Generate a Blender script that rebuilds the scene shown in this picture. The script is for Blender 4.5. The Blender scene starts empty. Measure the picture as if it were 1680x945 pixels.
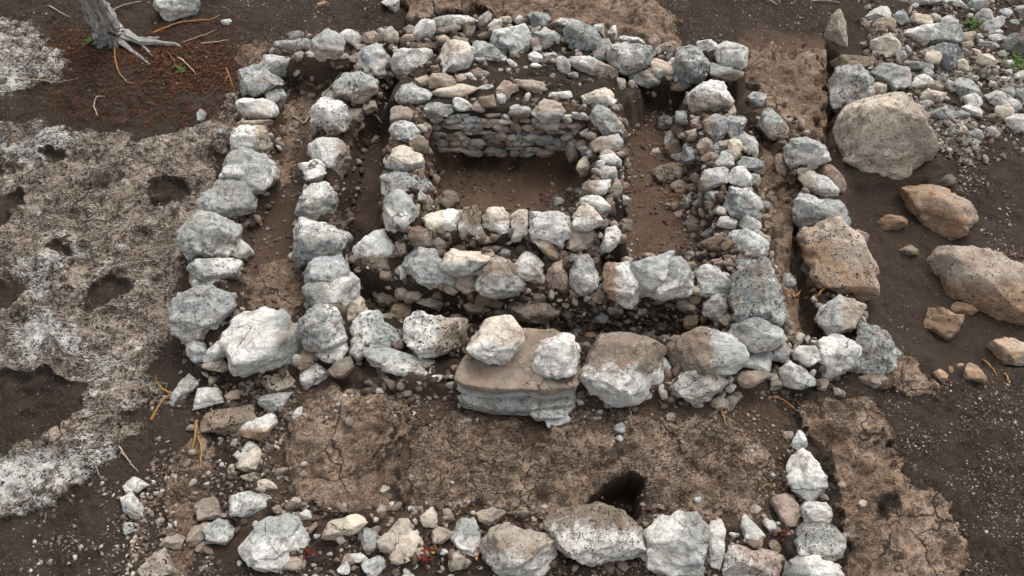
import bpy, math, random
import numpy as np
from mathutils import Vector, Matrix

# ------------------------------------------------------------------ camera, world, sun, exposure
scene = bpy.context.scene
COL = scene.collection
W0, H0, FPX = 1680.0, 945.0, 1400.0
TILT = math.radians(32.0)             # off the vertical
DIST = 6.1
CAM = np.array([0.0, -DIST*math.sin(TILT), DIST*math.cos(TILT)])
cam_d = bpy.data.cameras.new('camera')
cam = bpy.data.objects.new('camera', cam_d)
COL.objects.link(cam)
cam.location = CAM
cam.rotation_euler = (TILT, 0, 0)
cam_d.sensor_width = 36.0
cam_d.lens = 36.0*FPX/W0
cam_d.clip_start = 0.05
cam_d.clip_end = 400
scene.camera = cam

world = bpy.data.worlds.new('World')
scene.world = world
world.use_nodes = True
nt = world.node_tree
bg = nt.nodes['Background']
sky = nt.nodes.new('ShaderNodeTexSky')
sky.sky_type = 'NISHITA'
sky.sun_disc = False
SUN_EL, SUN_ROT = math.radians(58), math.radians(28)
sky.sun_elevation = SUN_EL
sky.sun_rotation = SUN_ROT
sky.dust_density = 4.0
sky.air_density = 0.8
sky.ozone_density = 0.4
hs = nt.nodes.new('ShaderNodeHueSaturation')          # overcast: the sky is nearly white
hs.inputs['Saturation'].default_value = 0.18
nt.links.new(sky.outputs[0], hs.inputs['Color'])
nt.links.new(hs.outputs[0], bg.inputs[0])
bg.inputs[1].default_value = 0.15
sun_d = bpy.data.lights.new('sun', 'SUN')
sun_d.energy = 0.9
sun_d.angle = math.radians(60)
sun_d.color = (1.0, 0.94, 0.86)
sun = bpy.data.objects.new('sun', sun_d)
COL.objects.link(sun)
sdir = Vector((math.sin(SUN_ROT)*math.cos(SUN_EL), math.cos(SUN_ROT)*math.cos(SUN_EL), math.sin(SUN_EL)))
sun.rotation_euler = sdir.to_track_quat('Z', 'Y').to_euler()
sun.location = (2, 4, 8)
scene.view_settings.view_transform = 'Standard'
scene.view_settings.look = 'None'
scene.view_settings.exposure = 0.9
scene.view_settings.gamma = 1.0

rng = np.random.default_rng(11)
random.seed(11)

# ------------------------------------------------------------------ noise in numpy
def _h(ix, iy, iz, s):
    n = (ix.astype(np.int64)*374761393 + iy.astype(np.int64)*668265263 + iz.astype(np.int64)*2147483647 + s*974634777) & 0x7fffffff
    n = (n ^ (n >> 13))*1274126177 & 0x7fffffff
    n = (n ^ (n >> 16)) & 0xffff
    return n/65535.0
def vnoise(x, y, z, s=0):
    x0, y0, z0 = np.floor(x), np.floor(y), np.floor(z)
    fx, fy, fz = x-x0, y-y0, z-z0
    fx, fy, fz = fx*fx*(3-2*fx), fy*fy*(3-2*fy), fz*fz*(3-2*fz)
    r = 0
    for a in (0, 1):
        for b in (0, 1):
            for c in (0, 1):
                r = r + _h(x0+a, y0+b, z0+c, s)*(fx if a else 1-fx)*(fy if b else 1-fy)*(fz if c else 1-fz)
    return r*2-1
def fbm(x, y, z, oct=4, s=0, gain=.5):
    r, a, f = 0, 1, 1
    for k in range(oct):
        r = r + a*vnoise(x*f+k*17.3, y*f+k*9.1, z*f+k*5.7, s+k)
        a *= gain; f *= 2.03
    return r

# ------------------------------------------------------------------ photo pixel -> ray
cT, sT = math.cos(TILT), math.sin(TILT)
RIGHT = np.array([1.0, 0, 0]); UPV = np.array([0, cT, sT]); FWD = np.array([0, sT, -cT])
def ray(px, py):
    d = FWD + RIGHT*((px-W0/2)/FPX) - UPV*((py-H0/2)/FPX)
    return d
def at(px, py, z=0.0):
    d = ray(px, py)
    t = (z-CAM[2])/d[2]
    return CAM + d*t
def proj(p):
    v = np.asarray(p)-CAM
    d = v@FWD
    return np.stack([W0/2+FPX*(v@RIGHT)/d, H0/2-FPX*(v@UPV)/d], -1)

# ------------------------------------------------------------------ heightfield
FX0, FX1, FY0, FY1, ST = -5.1, 5.1, -2.5, 3.7, 0.0145
xs_f = np.arange(FX0, FX1+1e-6, ST); ys_f = np.arange(FY0, FY1+1e-6, ST)
def grade(fine, far):
    out = []; v = fine[-1]; s = ST*1.5
    while v < far: v += s; s *= 1.22; out.append(v)
    lo = []; v = fine[0]; s = ST*1.5
    while v > -far: v -= s; s *= 1.22; lo.append(v)
    return np.array(lo[::-1]+list(fine)+out)
XS, YS = grade(xs_f, 60), grade(ys_f, 60)
GX, GY = np.meshgrid(XS, YS, indexing='xy')
Z0 = np.zeros_like(GX)

def pts(s):
    v = [float(a) for a in s.replace(',', ' ').split()]
    return np.array(v).reshape(-1, 2)
def worldpts(P, z):
    return np.array([at(a, b, z)[:2] for a, b in P])
def dist_line(P, X, Y, closed=False):
    d = np.full(X.shape, 1e9)
    n = len(P)
    for i in range(n if closed else n-1):
        a, b = P[i], P[(i+1) % n]
        ab = b-a
        t = np.clip(((X-a[0])*ab[0]+(Y-a[1])*ab[1])/(ab@ab+1e-12), 0, 1)
        d = np.minimum(d, np.hypot(X-a[0]-t*ab[0], Y-a[1]-t*ab[1]))
    return d
def inside(P, X, Y):
    r = np.zeros(np.shape(X), bool)
    n = len(P)
    for i in range(n):
        (x1, y1), (x2, y2) = P[i], P[(i+1) % n]
        c = ((y1 > Y) != (y2 > Y)) & (X < (x2-x1)*(Y-y1)/((y2-y1) if y2 != y1 else 1e-9)+x1)
        r ^= c
    return r
def sd(P, X, Y):
    d = dist_line(P, X, Y, True)
    return np.where(inside(P, X, Y), -d, d)
def sstep(a, b, v):
    t = np.clip((v-a)/(b-a), 0, 1)
    return t*t*(3-2*t)

WN1 = fbm(GX*3.2, GY*3.2, GX*0+3, 5, 5, .62)            # edge wobble
WN2 = fbm(GX*9, GY*9, GX*0+7, 3, 8)
FINE = fbm(GX*14, GY*14, GX*0+1, 4, 21)
BIG = fbm(GX*.9, GY*.9, GX*0+2, 3, 31)
BIG2 = fbm(GX*2.2, GY*2.2, GX*0+4, 3, 61)
RID2 = 1-np.abs(fbm((GX*.8-GY*.55)*3.2, (GX*.55+GY*.8)*1.3, GX*0+19, 4, 47))
RID = 1-np.abs(fbm(GX*7, GY*7, GX*0+9, 4, 41))
CLOD = fbm(GX*28, GY*28, GX*0+6, 3, 71)
Z = BIG*.025 + FINE*.011 + CLOD*.007

# bedrock: (name, photo polygon, height, karst pits, lichen, style)
ROCK = [
 ('left', "-200,200 30,205 70,190 130,215 240,215 330,200 395,150 400,200 370,290 330,330 300,400 290,480 280,560 250,600 250,640 210,690 195,740 150,790 60,850 -30,880 -200,900", .06, 1.0, .24),
 ('corner', "-150,30 20,25 80,45 115,100 100,130 20,150 -150,160", .05, 1.0, .5),
 ('back', "650,-80 1040,-80 1080,0 1105,30 1135,75 1060,90 900,50 780,30 700,40 660,60", .10, .35, .0),
 ('plinth', "1205,85 1300,72 1350,76 1366,110 1360,200 1352,240 1360,290 1300,300 1270,220 1240,160", .10, .2, .0),
 ('strip', "1235,160 1275,200 1310,330 1305,480 1345,560 1290,570 1280,480 1255,380 1240,280", .00, .3, .0),
 ('court_right', "640,672 790,660 900,680 1060,668 1190,676 1250,720 1290,800 1280,860 1180,870 1060,860 1052,785 1005,780 955,830 900,870 760,860 650,860", .05, .8, .0),
 ('court_left', "455,660 540,625 680,635 700,640 672,760 682,830 640,868 560,855 470,840 465,740", .07, .5, .0),
 ('front_right', "1285,650 1420,650 1470,690 1500,760 1560,850 1600,1000 1340,1000 1400,880 1390,850 1350,740 1320,700", .09, .6, .05),
 ('front_left', "255,720 330,700 345,740 330,830 310,890 300,1000 215,1000 250,880 255,800", .05, .5, .0),
 ('corridor_left', "395,430 480,425 500,470 490,520 420,515 390,480", .03, .3, .0),
 ('corridor_mid', "455,180 520,100 600,95 560,140 505,195 500,290 460,300 440,260", .0, .35, .0),
 ('right_ledge', "1440,590 1480,570 1500,590 1535,640 1430,650", .05, .3, .0),
 ('top_right', "1500,190 1570,170 1620,200 1625,250 1590,270 1530,235", .05, .9, .6),
 ('heap', "1420,40 1560,60 1640,110 1600,150 1480,150 1430,120", .04, .9, .35),
 ('edge_right', "1590,110 1800,120 1800,250 1690,220 1640,180", .03, .9, .5),
 ('back_left', "380,70 445,60 450,90 400,140 388,120", .03, .5, .1),
]
rock_id = np.zeros(GX.shape, int); EDGE = np.full(GX.shape, 1.)
KARST = np.zeros(GX.shape); LICH = np.zeros(GX.shape)
for i, (nm, P, h, k, l) in enumerate(ROCK):
    d = sd(worldpts(pts(P), h*.5), GX, GY) + WN1*.085 + WN2*.045 + FINE*.02
    m = d < 0
    EDGE = np.minimum(EDGE, np.abs(d))
    up = sstep(.0, -.10, d)
    Z = np.where(m, Z+h*np.maximum(up, sstep(0, -.03, d)*.75) + (RID-.75)*(.03+.03*k)*up + (RID2-.7)*.07*up + (.006+.008*k)*WN2 + .035*up*BIG2, Z)
    rock_id[m] = i+1
    KARST = np.where(m, k, KARST); LICH = np.where(m, l, LICH)
# soil pockets in the outcrops
POCK = ["-150,590 -20,600 40,612 90,600 130,640 110,690 60,730 0,745 -150,760", "0,455 35,458 45,480 35,500 -100,505 -100,455", "238,295 260,288 300,305 290,332 245,330",
        "85,255 115,258 110,275 85,272", "205,265 240,258 232,275 208,282", "85,385 115,383 100,410 72,412", "0,310 45,315 40,345 -20,380 -150,380 -150,310",
        "150,470 185,450 200,470 160,520 110,530", "345,250 378,250 385,290 355,290", "850,690 905,690 895,735 860,740", "1395,730 1415,740 1408,752 1392,742", "1490,778 1515,775 1508,790 1490,788", "1440,835 1462,825 1462,835 1445,848"]
for P in POCK:
    d = sd(worldpts(pts(P), .03), GX, GY) + WN1*.07 + WN2*.03
    EDGE = np.minimum(EDGE, np.abs(d))
    m = d < 0
    Z = np.where(m, Z-.06*sstep(0, -.025, d), Z)
    rock_id[m] = 0
# lichen patches (white crust) on the outcrops
for (px, py, rx, ry, a) in [(75,235,60,40,1), (50,560,80,60,1), (20,780,110,60,1), (120,760,60,40,.8), (60,440,70,60,.8), (95,100,45,40,1), (20,110,50,40,.8), (180,600,70,40,.5), (110,640,60,30,.6), (300,225,70,25,.4), (230,420,80,60,.2), (1560,210,50,30,.8), (1520,90,60,30,.5)]:
    c = at(px, py, .04); s = 1.0/250
    q = np.hypot((GX-c[0])/(rx*s), (GY-c[1])/(ry*s*1.3))
    LICH = np.maximum(LICH, .85*a*sstep(1.15, .75, q+.55*WN1+.45*WN2+.25*FINE))

# walls: (key, phrase, photo polyline, core height, half width)
WALLS = [
 ('OL', 'outer left wall', "485,82 425,130 420,180 410,225 410,290 370,340 350,400 345,460 335,520 345,580", .15, .12),
 ('CL', 'front left corner', "345,585 430,575 530,560", .10, .14),
 ('ML', 'second left wall', "735,95 680,105 612,100 590,150 540,200 540,260 520,320 530,390 540,460 530,540", .24, .11),
 ('IL', 'inner left wall', "675,170 668,220 665,280 660,350", .46, .12),
 ('IF', 'inner front wall', "670,372 720,368 800,368 910,378 965,368 1000,380", .42, .10),
 ('IR', 'inner right wall', "985,165 995,210 1000,260 985,320 975,360", .46, .10),
 ('OB', 'outer back wall', "485,78 540,78 640,68 700,52 800,52 900,70 980,85 1060,100 1120,110 1190,100", .30, .15),
 ('RR', 'long right wall', "1160,160 1180,210 1200,260 1200,300 1220,350 1225,400 1235,470 1250,530", .30, .16),
 ('LT', 'lower tier of the inner front wall', "615,420 700,435 800,448 900,450 1000,460 1080,450 1170,465", .25, .15),
 ('FW', 'wide front wall', "600,585 700,590 800,600 900,610 1010,610 1150,590 1230,590", .12, .17),
 ('FR', 'outermost right row', "1255,190 1320,250 1340,300 1340,350 1370,430 1380,510 1390,560 1310,600 1240,600", .08, .10),
 ('BW', 'loose front row', "400,750 430,830 470,890 580,890 700,880 850,900 1000,890 1120,890 1240,910 1330,870 1320,760", .03, .12),
]
WALLW = {}
for key, ph, P, h, hw in WALLS:
    wp = worldpts(pts(P), h)
    WALLW[key] = (wp, h, hw, ph)
    d = dist_line(wp, GX, GY) + WN1*.02 + WN2*.02
    s = sstep(hw+.09, hw-.02, d)
    Z = np.maximum(Z, h*s + (WN2*.035+FINE*.03+CLOD*.015)*np.sqrt(s)) if True else Z
    rock_id[(s > .35)] = 0; EDGE = np.minimum(EDGE, np.abs(d-hw-.035))
def raise_poly(P, h, soft):
    global Z, EDGE
    d = sd(worldpts(pts(P), h), GX, GY) + WN1*.015
    s = sstep(soft, 0, d)
    Z = np.maximum(Z, h*s + FINE*.012*s + WN2*.008*s)
    rock_id[s > .3] = 0; EDGE = np.minimum(EDGE, np.abs(d-soft*.6))
raise_poly("650,150 700,172 720,178 940,182 1010,185 1015,150 940,132 850,124 700,130", .46, .14)
raise_poly("640,165 1010,185 1045,140 960,110 850,80 700,95 650,140", .30, .15)
raise_poly("700,395 985,410 985,440 700,430", .33, .1)
def lower_poly(P, dz, soft):
    global Z, EDGE
    d = sd(worldpts(pts(P), 0), GX, GY) + WN1*.03
    Z = Z + dz*sstep(0, -soft, d)
lower_poly("590,470 700,490 1190,500 1130,550 1090,560 950,560 840,540 750,540 600,520", -.08, .1)
lower_poly("700,250 950,250 950,360 700,360", -.10, .1)
lower_poly("1030,190 1130,190 1180,420 1040,440 1030,300", -.06, .1)
lower_poly("955,830 990,795 1035,775 1058,790 1052,850 1020,872", -.36, .03)
lower_poly("1352,60 1400,110 1366,220 1372,300 1350,290 1352,180", -.2, .06)
lower_poly("1300,330 1320,400 1345,560 1320,560 1296,440", -.16, .05)
lower_poly("1390,300 1520,290 1620,420 1700,500 1800,600 1700,630 1560,610 1470,560 1430,500 1400,380", -.07, .12)
lower_poly("570,200 640,200 630,370 580,440 555,300", -.10, .08)
rock_id[inside(worldpts(pts("955,830 990,795 1035,775 1058,790 1052,850 1020,872"), 0), GX, GY)] = 0

ix0 = int(np.argmin(abs(XS-FX0))); iy0 = int(np.argmin(abs(YS-FY0)))
def G(x, y):
    u = np.clip((np.asarray(x)-XS[ix0])/ST, 0, len(xs_f)-2); v = np.clip((np.asarray(y)-YS[iy0])/ST, 0, len(ys_f)-2)
    i = np.floor(u).astype(int); j = np.floor(v).astype(int); fu, fv = u-i, v-j
    i = i+ix0; j = j+iy0
    return Z[j, i]*(1-fu)*(1-fv)+Z[j, i+1]*fu*(1-fv)+Z[j+1, i]*(1-fu)*fv+Z[j+1, i+1]*fu*fv
TS = np.linspace(3.0, 12.0, 2200)
def hit(px, py, lift=0.0):
    d = ray(px, py)
    P = CAM[None]+d[None]*TS[:, None]
    below = P[:, 2] < G(P[:, 0], P[:, 1])+lift
    i = int(np.argmax(below)) if below.any() else len(TS)-1
    return P[i]

# ------------------------------------------------------------------ material helpers
class NB:
    def __init__(s, name):
        s.m = bpy.data.materials.new(name); s.m.use_nodes = True
        s.t = s.m.node_tree; s.N = s.t.nodes; s.L = s.t.links
        s.b = s.N['Principled BSDF']; s.b.inputs['Roughness'].default_value = .95
        s.b.inputs['Specular IOR Level'].default_value = .15
    def n(s, typ, **kw):
        x = s.N.new(typ)
        for k, v in kw.items(): setattr(x, k, v)
        return x
    def set(s, sock, v):
        if hasattr(v, 'default_value') or isinstance(v, bpy.types.NodeSocket): s.L.new(v, sock)
        else: sock.default_value = v
    def noise(s, vec, scale, detail=6, rough=.55, dist=0.):
        x = s.n('ShaderNodeTexNoise'); s.L.new(vec, x.inputs['Vector'])
        x.inputs['Scale'].default_value = scale; x.inputs['Detail'].default_value = detail
        x.inputs['Roughness'].default_value = rough; x.inputs['Distortion'].default_value = dist
        return x.outputs[0]
    def vor(s, vec, scale, feature='F1'):
        x = s.n('ShaderNodeTexVoronoi', feature=feature); s.L.new(vec, x.inputs['Vector'])
        x.inputs['Scale'].default_value = scale
        return x.outputs['Distance']
    def math(s, op, a, b=None, c=None):
        x = s.n('ShaderNodeMath', operation=op)
        s.set(x.inputs[0], a)
        if b is not None: s.set(x.inputs[1], b)
        if c is not None: s.set(x.inputs[2], c)
        return x.outputs[0]
    def ss(s, v, a, b, lo=0., hi=1.):
        x = s.n('ShaderNodeMapRange', interpolation_type='SMOOTHSTEP')
        s.set(x.inputs[0], v); s.set(x.inputs[1], a); s.set(x.inputs[2], b)
        s.set(x.inputs[3], lo); s.set(x.inputs[4], hi)
        return x.outputs[0]
    def mix(s, f, a, b, mode='MIX'):
        x = s.n('ShaderNodeMix', data_type='RGBA', blend_type=mode)
        s.set(x.inputs[0], f)
        s.set(x.inputs[6], a if not isinstance(a, tuple) else (*a, 1)); s.set(x.inputs[7], b if not isinstance(b, tuple) else (*b, 1))
        return x.outputs[2]
    def attr(s, name, typ='GEOMETRY'):
        x = s.n('ShaderNodeAttribute', attribute_type=typ, attribute_name=name)
        return x
    def bump(s, h, strength, dist, prev=None):
        x = s.n('ShaderNodeBump'); s.set(x.inputs['Height'], h)
        x.inputs['Strength'].default_value = strength; x.inputs['Distance'].default_value = dist
        if prev is not None: s.L.new(prev, x.inputs['Normal'])
        return x.outputs[0]

def mat_soil():
    k = NB('soil'); g = k.n('ShaderNodeNewGeometry'); p = g.outputs['Position']
    n1 = k.noise(p, 3.5, 8, .6); n2 = k.noise(p, 40, 8, .7); n3 = k.noise(p, 160, 4, .7)
    wa = k.attr('warm').outputs['Fac']
    c = k.mix(k.ss(n1, .35, .65), (.030, .021, .016), (.074, .053, .039))
    n5 = k.noise(p, 13, 8, .72, .5)
    c = k.mix(wa, c, (.31, .195, .13))
    sm = k.attr('dusty').outputs['Fac']
    c = k.mix(k.math('MULTIPLY', sm, .75), c, (.085, .060, .045))
    c = k.mix(k.ss(n5, .5, .66, 0., .6), c, k.mix(wa, (.085, .064, .05), (.42, .28, .20)))
    c = k.mix(k.ss(n5, .3, .44, .7, 0.), c, (.018, .013, .010))
    c = k.mix(k.ss(n2, .40, .66, 0., .8), c, k.mix(wa, (.085, .066, .053), (.22, .15, .11)))
    c = k.mix(k.ss(n3, .3, .55, .65, 0.), c, (.010, .007, .006))
    # pale grit mixed in the soil
    v = k.vor(p, 95); rr = k.noise(p, 9, 5, .7)
    gm = k.math('MULTIPLY', k.ss(v, .13, .25, 1., 0.), k.ss(rr, .46, .6))
    gm = k.math('MULTIPLY', gm, k.math('SUBTRACT', 1., sm))
    c = k.mix(k.math('MULTIPLY', gm, .6), c, (.27, .225, .18))
    k.L.new(c, k.b.inputs['Base Color'])
    b = k.bump(n5, .8, .05); b = k.bump(n2, 1., .025, b); b = k.bump(n3, .7, .006, b); b = k.bump(gm, .6, .005, b)
    k.L.new(b, k.b.inputs['Normal'])
    return k.m
def mat_bedrock():
    k = NB('bedrock'); g = k.n('ShaderNodeNewGeometry'); p = g.outputs['Position']
    ka = k.attr('karst').outputs['Fac']; li = k.attr('lichen').outputs['Fac']
    n1 = k.noise(p, 2.2, 7, .6, .4); n2 = k.noise(p, 22, 8, .7, .6); n3 = k.noise(p, 90, 5, .7)
    c = k.mix(k.ss(n1, .3, .7), (.28, .190, .128), (.45, .325, .235))
    c = k.mix(k.ss(k.noise(p, 3.2, 7, .7, .5), .50, .60, 0., .6), c, (.13, .085, .055))
    c = k.mix(k.math('MULTIPLY', k.ss(ka, .75, .98), .75), c, (.43, .365, .30))
    c = k.mix(k.ss(n2, .34, .48), k.mix(k.ss(ka, .3, .9, .45, .75), c, (.05, .036, .028)), c)
    n6 = k.noise(p, 9, 9, .75, .8)
    c = k.mix(k.ss(n6, .38, .46, .8, 0.), c, (.06, .043, .032))
    c = k.mix(k.ss(n6, .54, .62, 0., .5), c, (.55, .46, .37))
    # pale crust, streaked along the bedding
    mp = k.n('ShaderNodeMapping'); k.L.new(p, mp.inputs[0]); mp.inputs['Rotation'].default_value = (0, 0, math.radians(-35)); mp.inputs['Scale'].default_value = (1, 2.6, 1)
    fl = mp.outputs[0]
    ln = k.noise(fl, 8, 10, .78, 1.0)
    lm = k.math('MULTIPLY', k.ss(k.math('ADD', ln, k.math('MULTIPLY', li, .24)), .60, .65), k.ss(li, .02, .3))
    c = k.mix(lm, c, (.68, .66, .62))
    dk = k.math('MULTIPLY', k.ss(k.noise(p, 6, 8, .72), .58, .66), .55)
    c = k.mix(dk, c, (.075, .055, .045))
    # solution pits and runnels
    w = k.noise(fl, 15, 5, .65, 1.8)
    runs = k.ss(k.math('ABSOLUTE', k.math('SUBTRACT', w, .5)), .018, .06, 1., 0.)
    w3 = k.noise(fl, 7, 6, .7, 2.4)
    runs = k.math('MAXIMUM', runs, k.ss(k.math('ABSOLUTE', k.math('SUBTRACT', w3, .5)), .004, .018, 1., 0.))
    w2 = k.noise(p, 42, 5, .65, 1.2)
    pit = k.ss(w2, .41, .46, 1., 0.)
    spots = k.math('MAXIMUM', k.math('MULTIPLY', runs, k.ss(k.noise(p, 4, 5, .7), .40, .52)), pit)
    km = k.math('MULTIPLY', spots, k.ss(ka, 0., 1., .4, 1.))
    c = k.mix(km, c, (.03, .024, .02))
    cr = k.n('ShaderNodeTexVoronoi', feature='DISTANCE_TO_EDGE')
    wp = k.n('ShaderNodeVectorMath', operation='ADD'); k.L.new(p, wp.inputs[0])
    nn = k.n('ShaderNodeTexNoise'); k.L.new(p, nn.inputs['Vector']); nn.inputs['Scale'].default_value = 3
    nn.inputs['Detail'].default_value = 5
    sc = k.n('ShaderNodeVectorMath', operation='SCALE'); k.L.new(nn.outputs['Color'], sc.inputs[0]); sc.inputs['Scale'].default_value = .35
    k.L.new(sc.outputs[0], wp.inputs[1]); k.L.new(wp.outputs[0], cr.inputs['Vector']); cr.inputs['Scale'].default_value = 2.6
    crk = k.math('MULTIPLY', k.ss(cr.outputs['Distance'], .006, .022, 1., 0.), k.ss(n1, .42, .55))
    c = k.mix(k.math('MULTIPLY', crk, .85), c, (.02, .015, .012))
    c = k.mix(k.ss(n3, .3, .5, .5, 0.), c, (.05, .038, .03))
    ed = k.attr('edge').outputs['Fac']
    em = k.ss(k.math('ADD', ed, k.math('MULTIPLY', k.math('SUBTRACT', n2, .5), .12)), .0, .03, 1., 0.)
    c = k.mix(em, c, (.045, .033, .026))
    dm = k.math('MULTIPLY', k.ss(k.noise(p, 5, 9, .75), .56, .61), .8)
    c = k.mix(dm, c, (.055, .04, .031))
    k.L.new(c, k.b.inputs['Base Color'])
    b = k.bump(n6, 1., .06); b = k.bump(n2, .9, .03, b); b = k.bump(k.math('ADD', km, crk), -1.0, .012, b); b = k.bump(n3, .6, .005, b)
    k.L.new(b, k.b.inputs['Normal'])
    return k.m
def mat_stone():
    k = NB('limestone')
    tc = k.n('ShaderNodeTexCoord'); oi = k.n('ShaderNodeObjectInfo')
    mul = k.math('MULTIPLY', oi.outputs['Random'], 57.)
    cmb = k.n('ShaderNodeCombineXYZ')
    for i in range(3): k.L.new(mul, cmb.inputs[i])
    sv = k.n('ShaderNodeVectorMath', operation='SCALE'); k.L.new(tc.outputs['Object'], sv.inputs[0]); k.L.new(k.attr('grain', 'OBJECT').outputs['Fac'], sv.inputs['Scale'])
    ad = k.n('ShaderNodeVectorMath', operation='ADD'); k.L.new(sv.outputs[0], ad.inputs[0]); k.L.new(cmb.outputs[0], ad.inputs[1])
    p = ad.outputs[0]
    ta = k.attr('tone_a', 'OBJECT').outputs['Color']; tb = k.attr('tone_b', 'OBJECT').outputs['Color']
    dv = k.attr('tone_dir', 'OBJECT').outputs['Vector']
    sz = k.attr('tone_size', 'OBJECT').outputs['Fac']; pt = k.attr('pits', 'OBJECT').outputs['Fac']
    dot = k.n('ShaderNodeVectorMath', operation='DOT_PRODUCT'); k.L.new(tc.outputs['Object'], dot.inputs[0]); k.L.new(dv, dot.inputs[1])
    n1 = k.noise(p, 9, 6, .62, .5); n2 = k.noise(p, 38, 8, .72, .3); n3 = k.noise(p, 150, 5, .72); n4 = k.noise(p, 18, 5, .6, .8)
    q = k.math('DIVIDE', dot.outputs['Value'], sz)
    q = k.math('SUBTRACT', q, k.attr('tone_shift', 'OBJECT').outputs['Fac'])
    q = k.math('ADD', q, k.math('ADD', k.math('MULTIPLY', k.math('SUBTRACT', n1, .5), 2.6), k.math('MULTIPLY', k.math('SUBTRACT', n2, .5), 1.6)))
    c = k.mix(k.ss(q, -.25, .65), ta, tb)
    gl = k.attr('lichen', 'OBJECT').outputs['Fac']
    # grey crust in broken patches
    cr = k.math('MULTIPLY', k.ss(n2, .44, .58), k.ss(n4, .40, .56))
    c = k.mix(k.math('MULTIPLY', cr, gl), c, (.125, .132, .128))
    c = k.mix(k.math('MULTIPLY', k.ss(n3, .60, .72), k.math('MULTIPLY', gl, .8)), c, (.075, .08, .08))
    c = k.mix(k.math('MULTIPLY', k.ss(k.noise(p, 13, 7, .7, .6), .54, .64), k.math('MULTIPLY', gl, .75)), c, (.60, .60, .57))
    # warm stains
    st = k.math('MULTIPLY', k.ss(k.noise(p, 7, 6, .68), .50, .64), .7)
    c = k.mix(st, c, k.mix(.55, c, (.24, .145, .085)))
    sp = k.math('MULTIPLY', k.ss(n3, .24, .42, 1., 0.), .55)
    c = k.mix(sp, c, (.06, .05, .043))
    c = k.mix(k.ss(n2, .30, .50, .75, 0.), c, k.mix(.6, c, (.06, .05, .042)))
    gr = k.noise(p, 12, 9, .75, .6)
    c = k.mix(k.ss(gr, .36, .47, .6, 0.), c, k.mix(.55, c, (.06, .045, .035)))
    c = k.mix(k.ss(gr, .57, .66, 0., .2), c, (.66, .65, .61))
    # pits
    pn = k.n('ShaderNodeTexNoise'); k.L.new(p, pn.inputs['Vector']); pn.inputs['Scale'].default_value = 40; pn.inputs['Detail'].default_value = 3
    ps = k.n('ShaderNodeVectorMath', operation='SCALE'); k.L.new(pn.outputs['Color'], ps.inputs[0]); ps.inputs['Scale'].default_value = .022
    pa = k.n('ShaderNodeVectorMath', operation='ADD'); k.L.new(p, pa.inputs[0]); k.L.new(ps.outputs[0], pa.inputs[1])
    v = k.vor(pa.outputs[0], 85); v2 = k.vor(pa.outputs[0], 40)
    vr = k.math('MULTIPLY', k.ss(k.noise(p, 33, 3, .6), .38, .66), .42)
    v = k.math('SUBTRACT', v, vr); v2 = k.math('SUBTRACT', v2, k.math('MULTIPLY', vr, .7))
    pm = k.math('MAXIMUM', k.ss(v, .0, .10, 1., 0.), k.ss(v2, -.02, .05, 1., 0.))
    pm = k.math('MULTIPLY', pm, k.ss(k.math('ADD', n4, k.math('MULTIPLY', pt, .5)), .58, .74))
    c = k.mix(pm, c, (.022, .017, .014))
    vv = k.noise(p, 15, 7, .72, 1.8)
    ve = k.math('MULTIPLY', k.ss(k.math('ABSOLUTE', k.math('SUBTRACT', vv, .5)), .004, .022, 1., 0.), k.ss(n1, .44, .58))
    c = k.mix(k.math('MULTIPLY', ve, .6), c, (.07, .062, .055))
    # hairline cracks
    ed = k.n('ShaderNodeTexVoronoi', feature='DISTANCE_TO_EDGE')
    k.L.new(p, ed.inputs['Vector']); ed.inputs['Scale'].default_value = 5.5
    nv = k.n('ShaderNodeTexNoise'); k.L.new(p, nv.inputs['Vector']); nv.inputs['Scale'].default_value = 8; nv.inputs['Detail'].default_value = 4
    s2 = k.n('ShaderNodeVectorMath', operation='SCALE'); k.L.new(nv.outputs['Color'], s2.inputs[0]); s2.inputs['Scale'].default_value = .12
    a2 = k.n('ShaderNodeVectorMath', operation='ADD'); k.L.new(p, a2.inputs[0]); k.L.new(s2.outputs[0], a2.inputs[1]); k.L.new(a2.outputs[0], ed.inputs['Vector'])
    ck = k.math('MULTIPLY', k.ss(ed.outputs['Distance'], .004, .02, 1., 0.), k.ss(k.noise(p, 5, 2), .5, .6))
    c = k.mix(k.math('MULTIPLY', ck, .8), c, (.03, .024, .02))
    k.L.new(c, k.b.inputs['Base Color'])
    b = k.bump(n4, .7, .035); b = k.bump(n2, .8, .012, b); b = k.bump(k.math('ADD', pm, ck), -1.0, .010, b); b = k.bump(n3, .6, .004, b)
    k.L.new(b, k.b.inputs['Normal'])
    return k.m
def mat_pebble():
    k = NB('pebbles'); g = k.n('ShaderNodeNewGeometry')
    r = g.outputs['Random Per Island']
    cr = k.n('ShaderNodeValToRGB'); k.L.new(r, cr.inputs[0])
    e = cr.color_ramp.elements
    e[0].position = 0; e[0].color = (.07, .05, .04, 1); e[1].position = 1; e[1].color = (.48, .45, .4, 1)
    for pos, col in ((.4, (.12, .088, .07, 1)), (.7, (.22, .17, .135, 1)), (.9, (.34, .29, .24, 1))):
        x = e.new(pos); x.color = col
    n = k.noise(g.outputs['Position'], 90, 6, .7)
    c = k.mix(k.ss(n, .35, .6, .6, 0.), cr.outputs[0], (.04, .032, .027))
    k.L.new(c, k.b.inputs['Base Color']); k.L.new(k.bump(n, .7, .006), k.b.inputs['Normal'])
    return k.m
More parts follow.
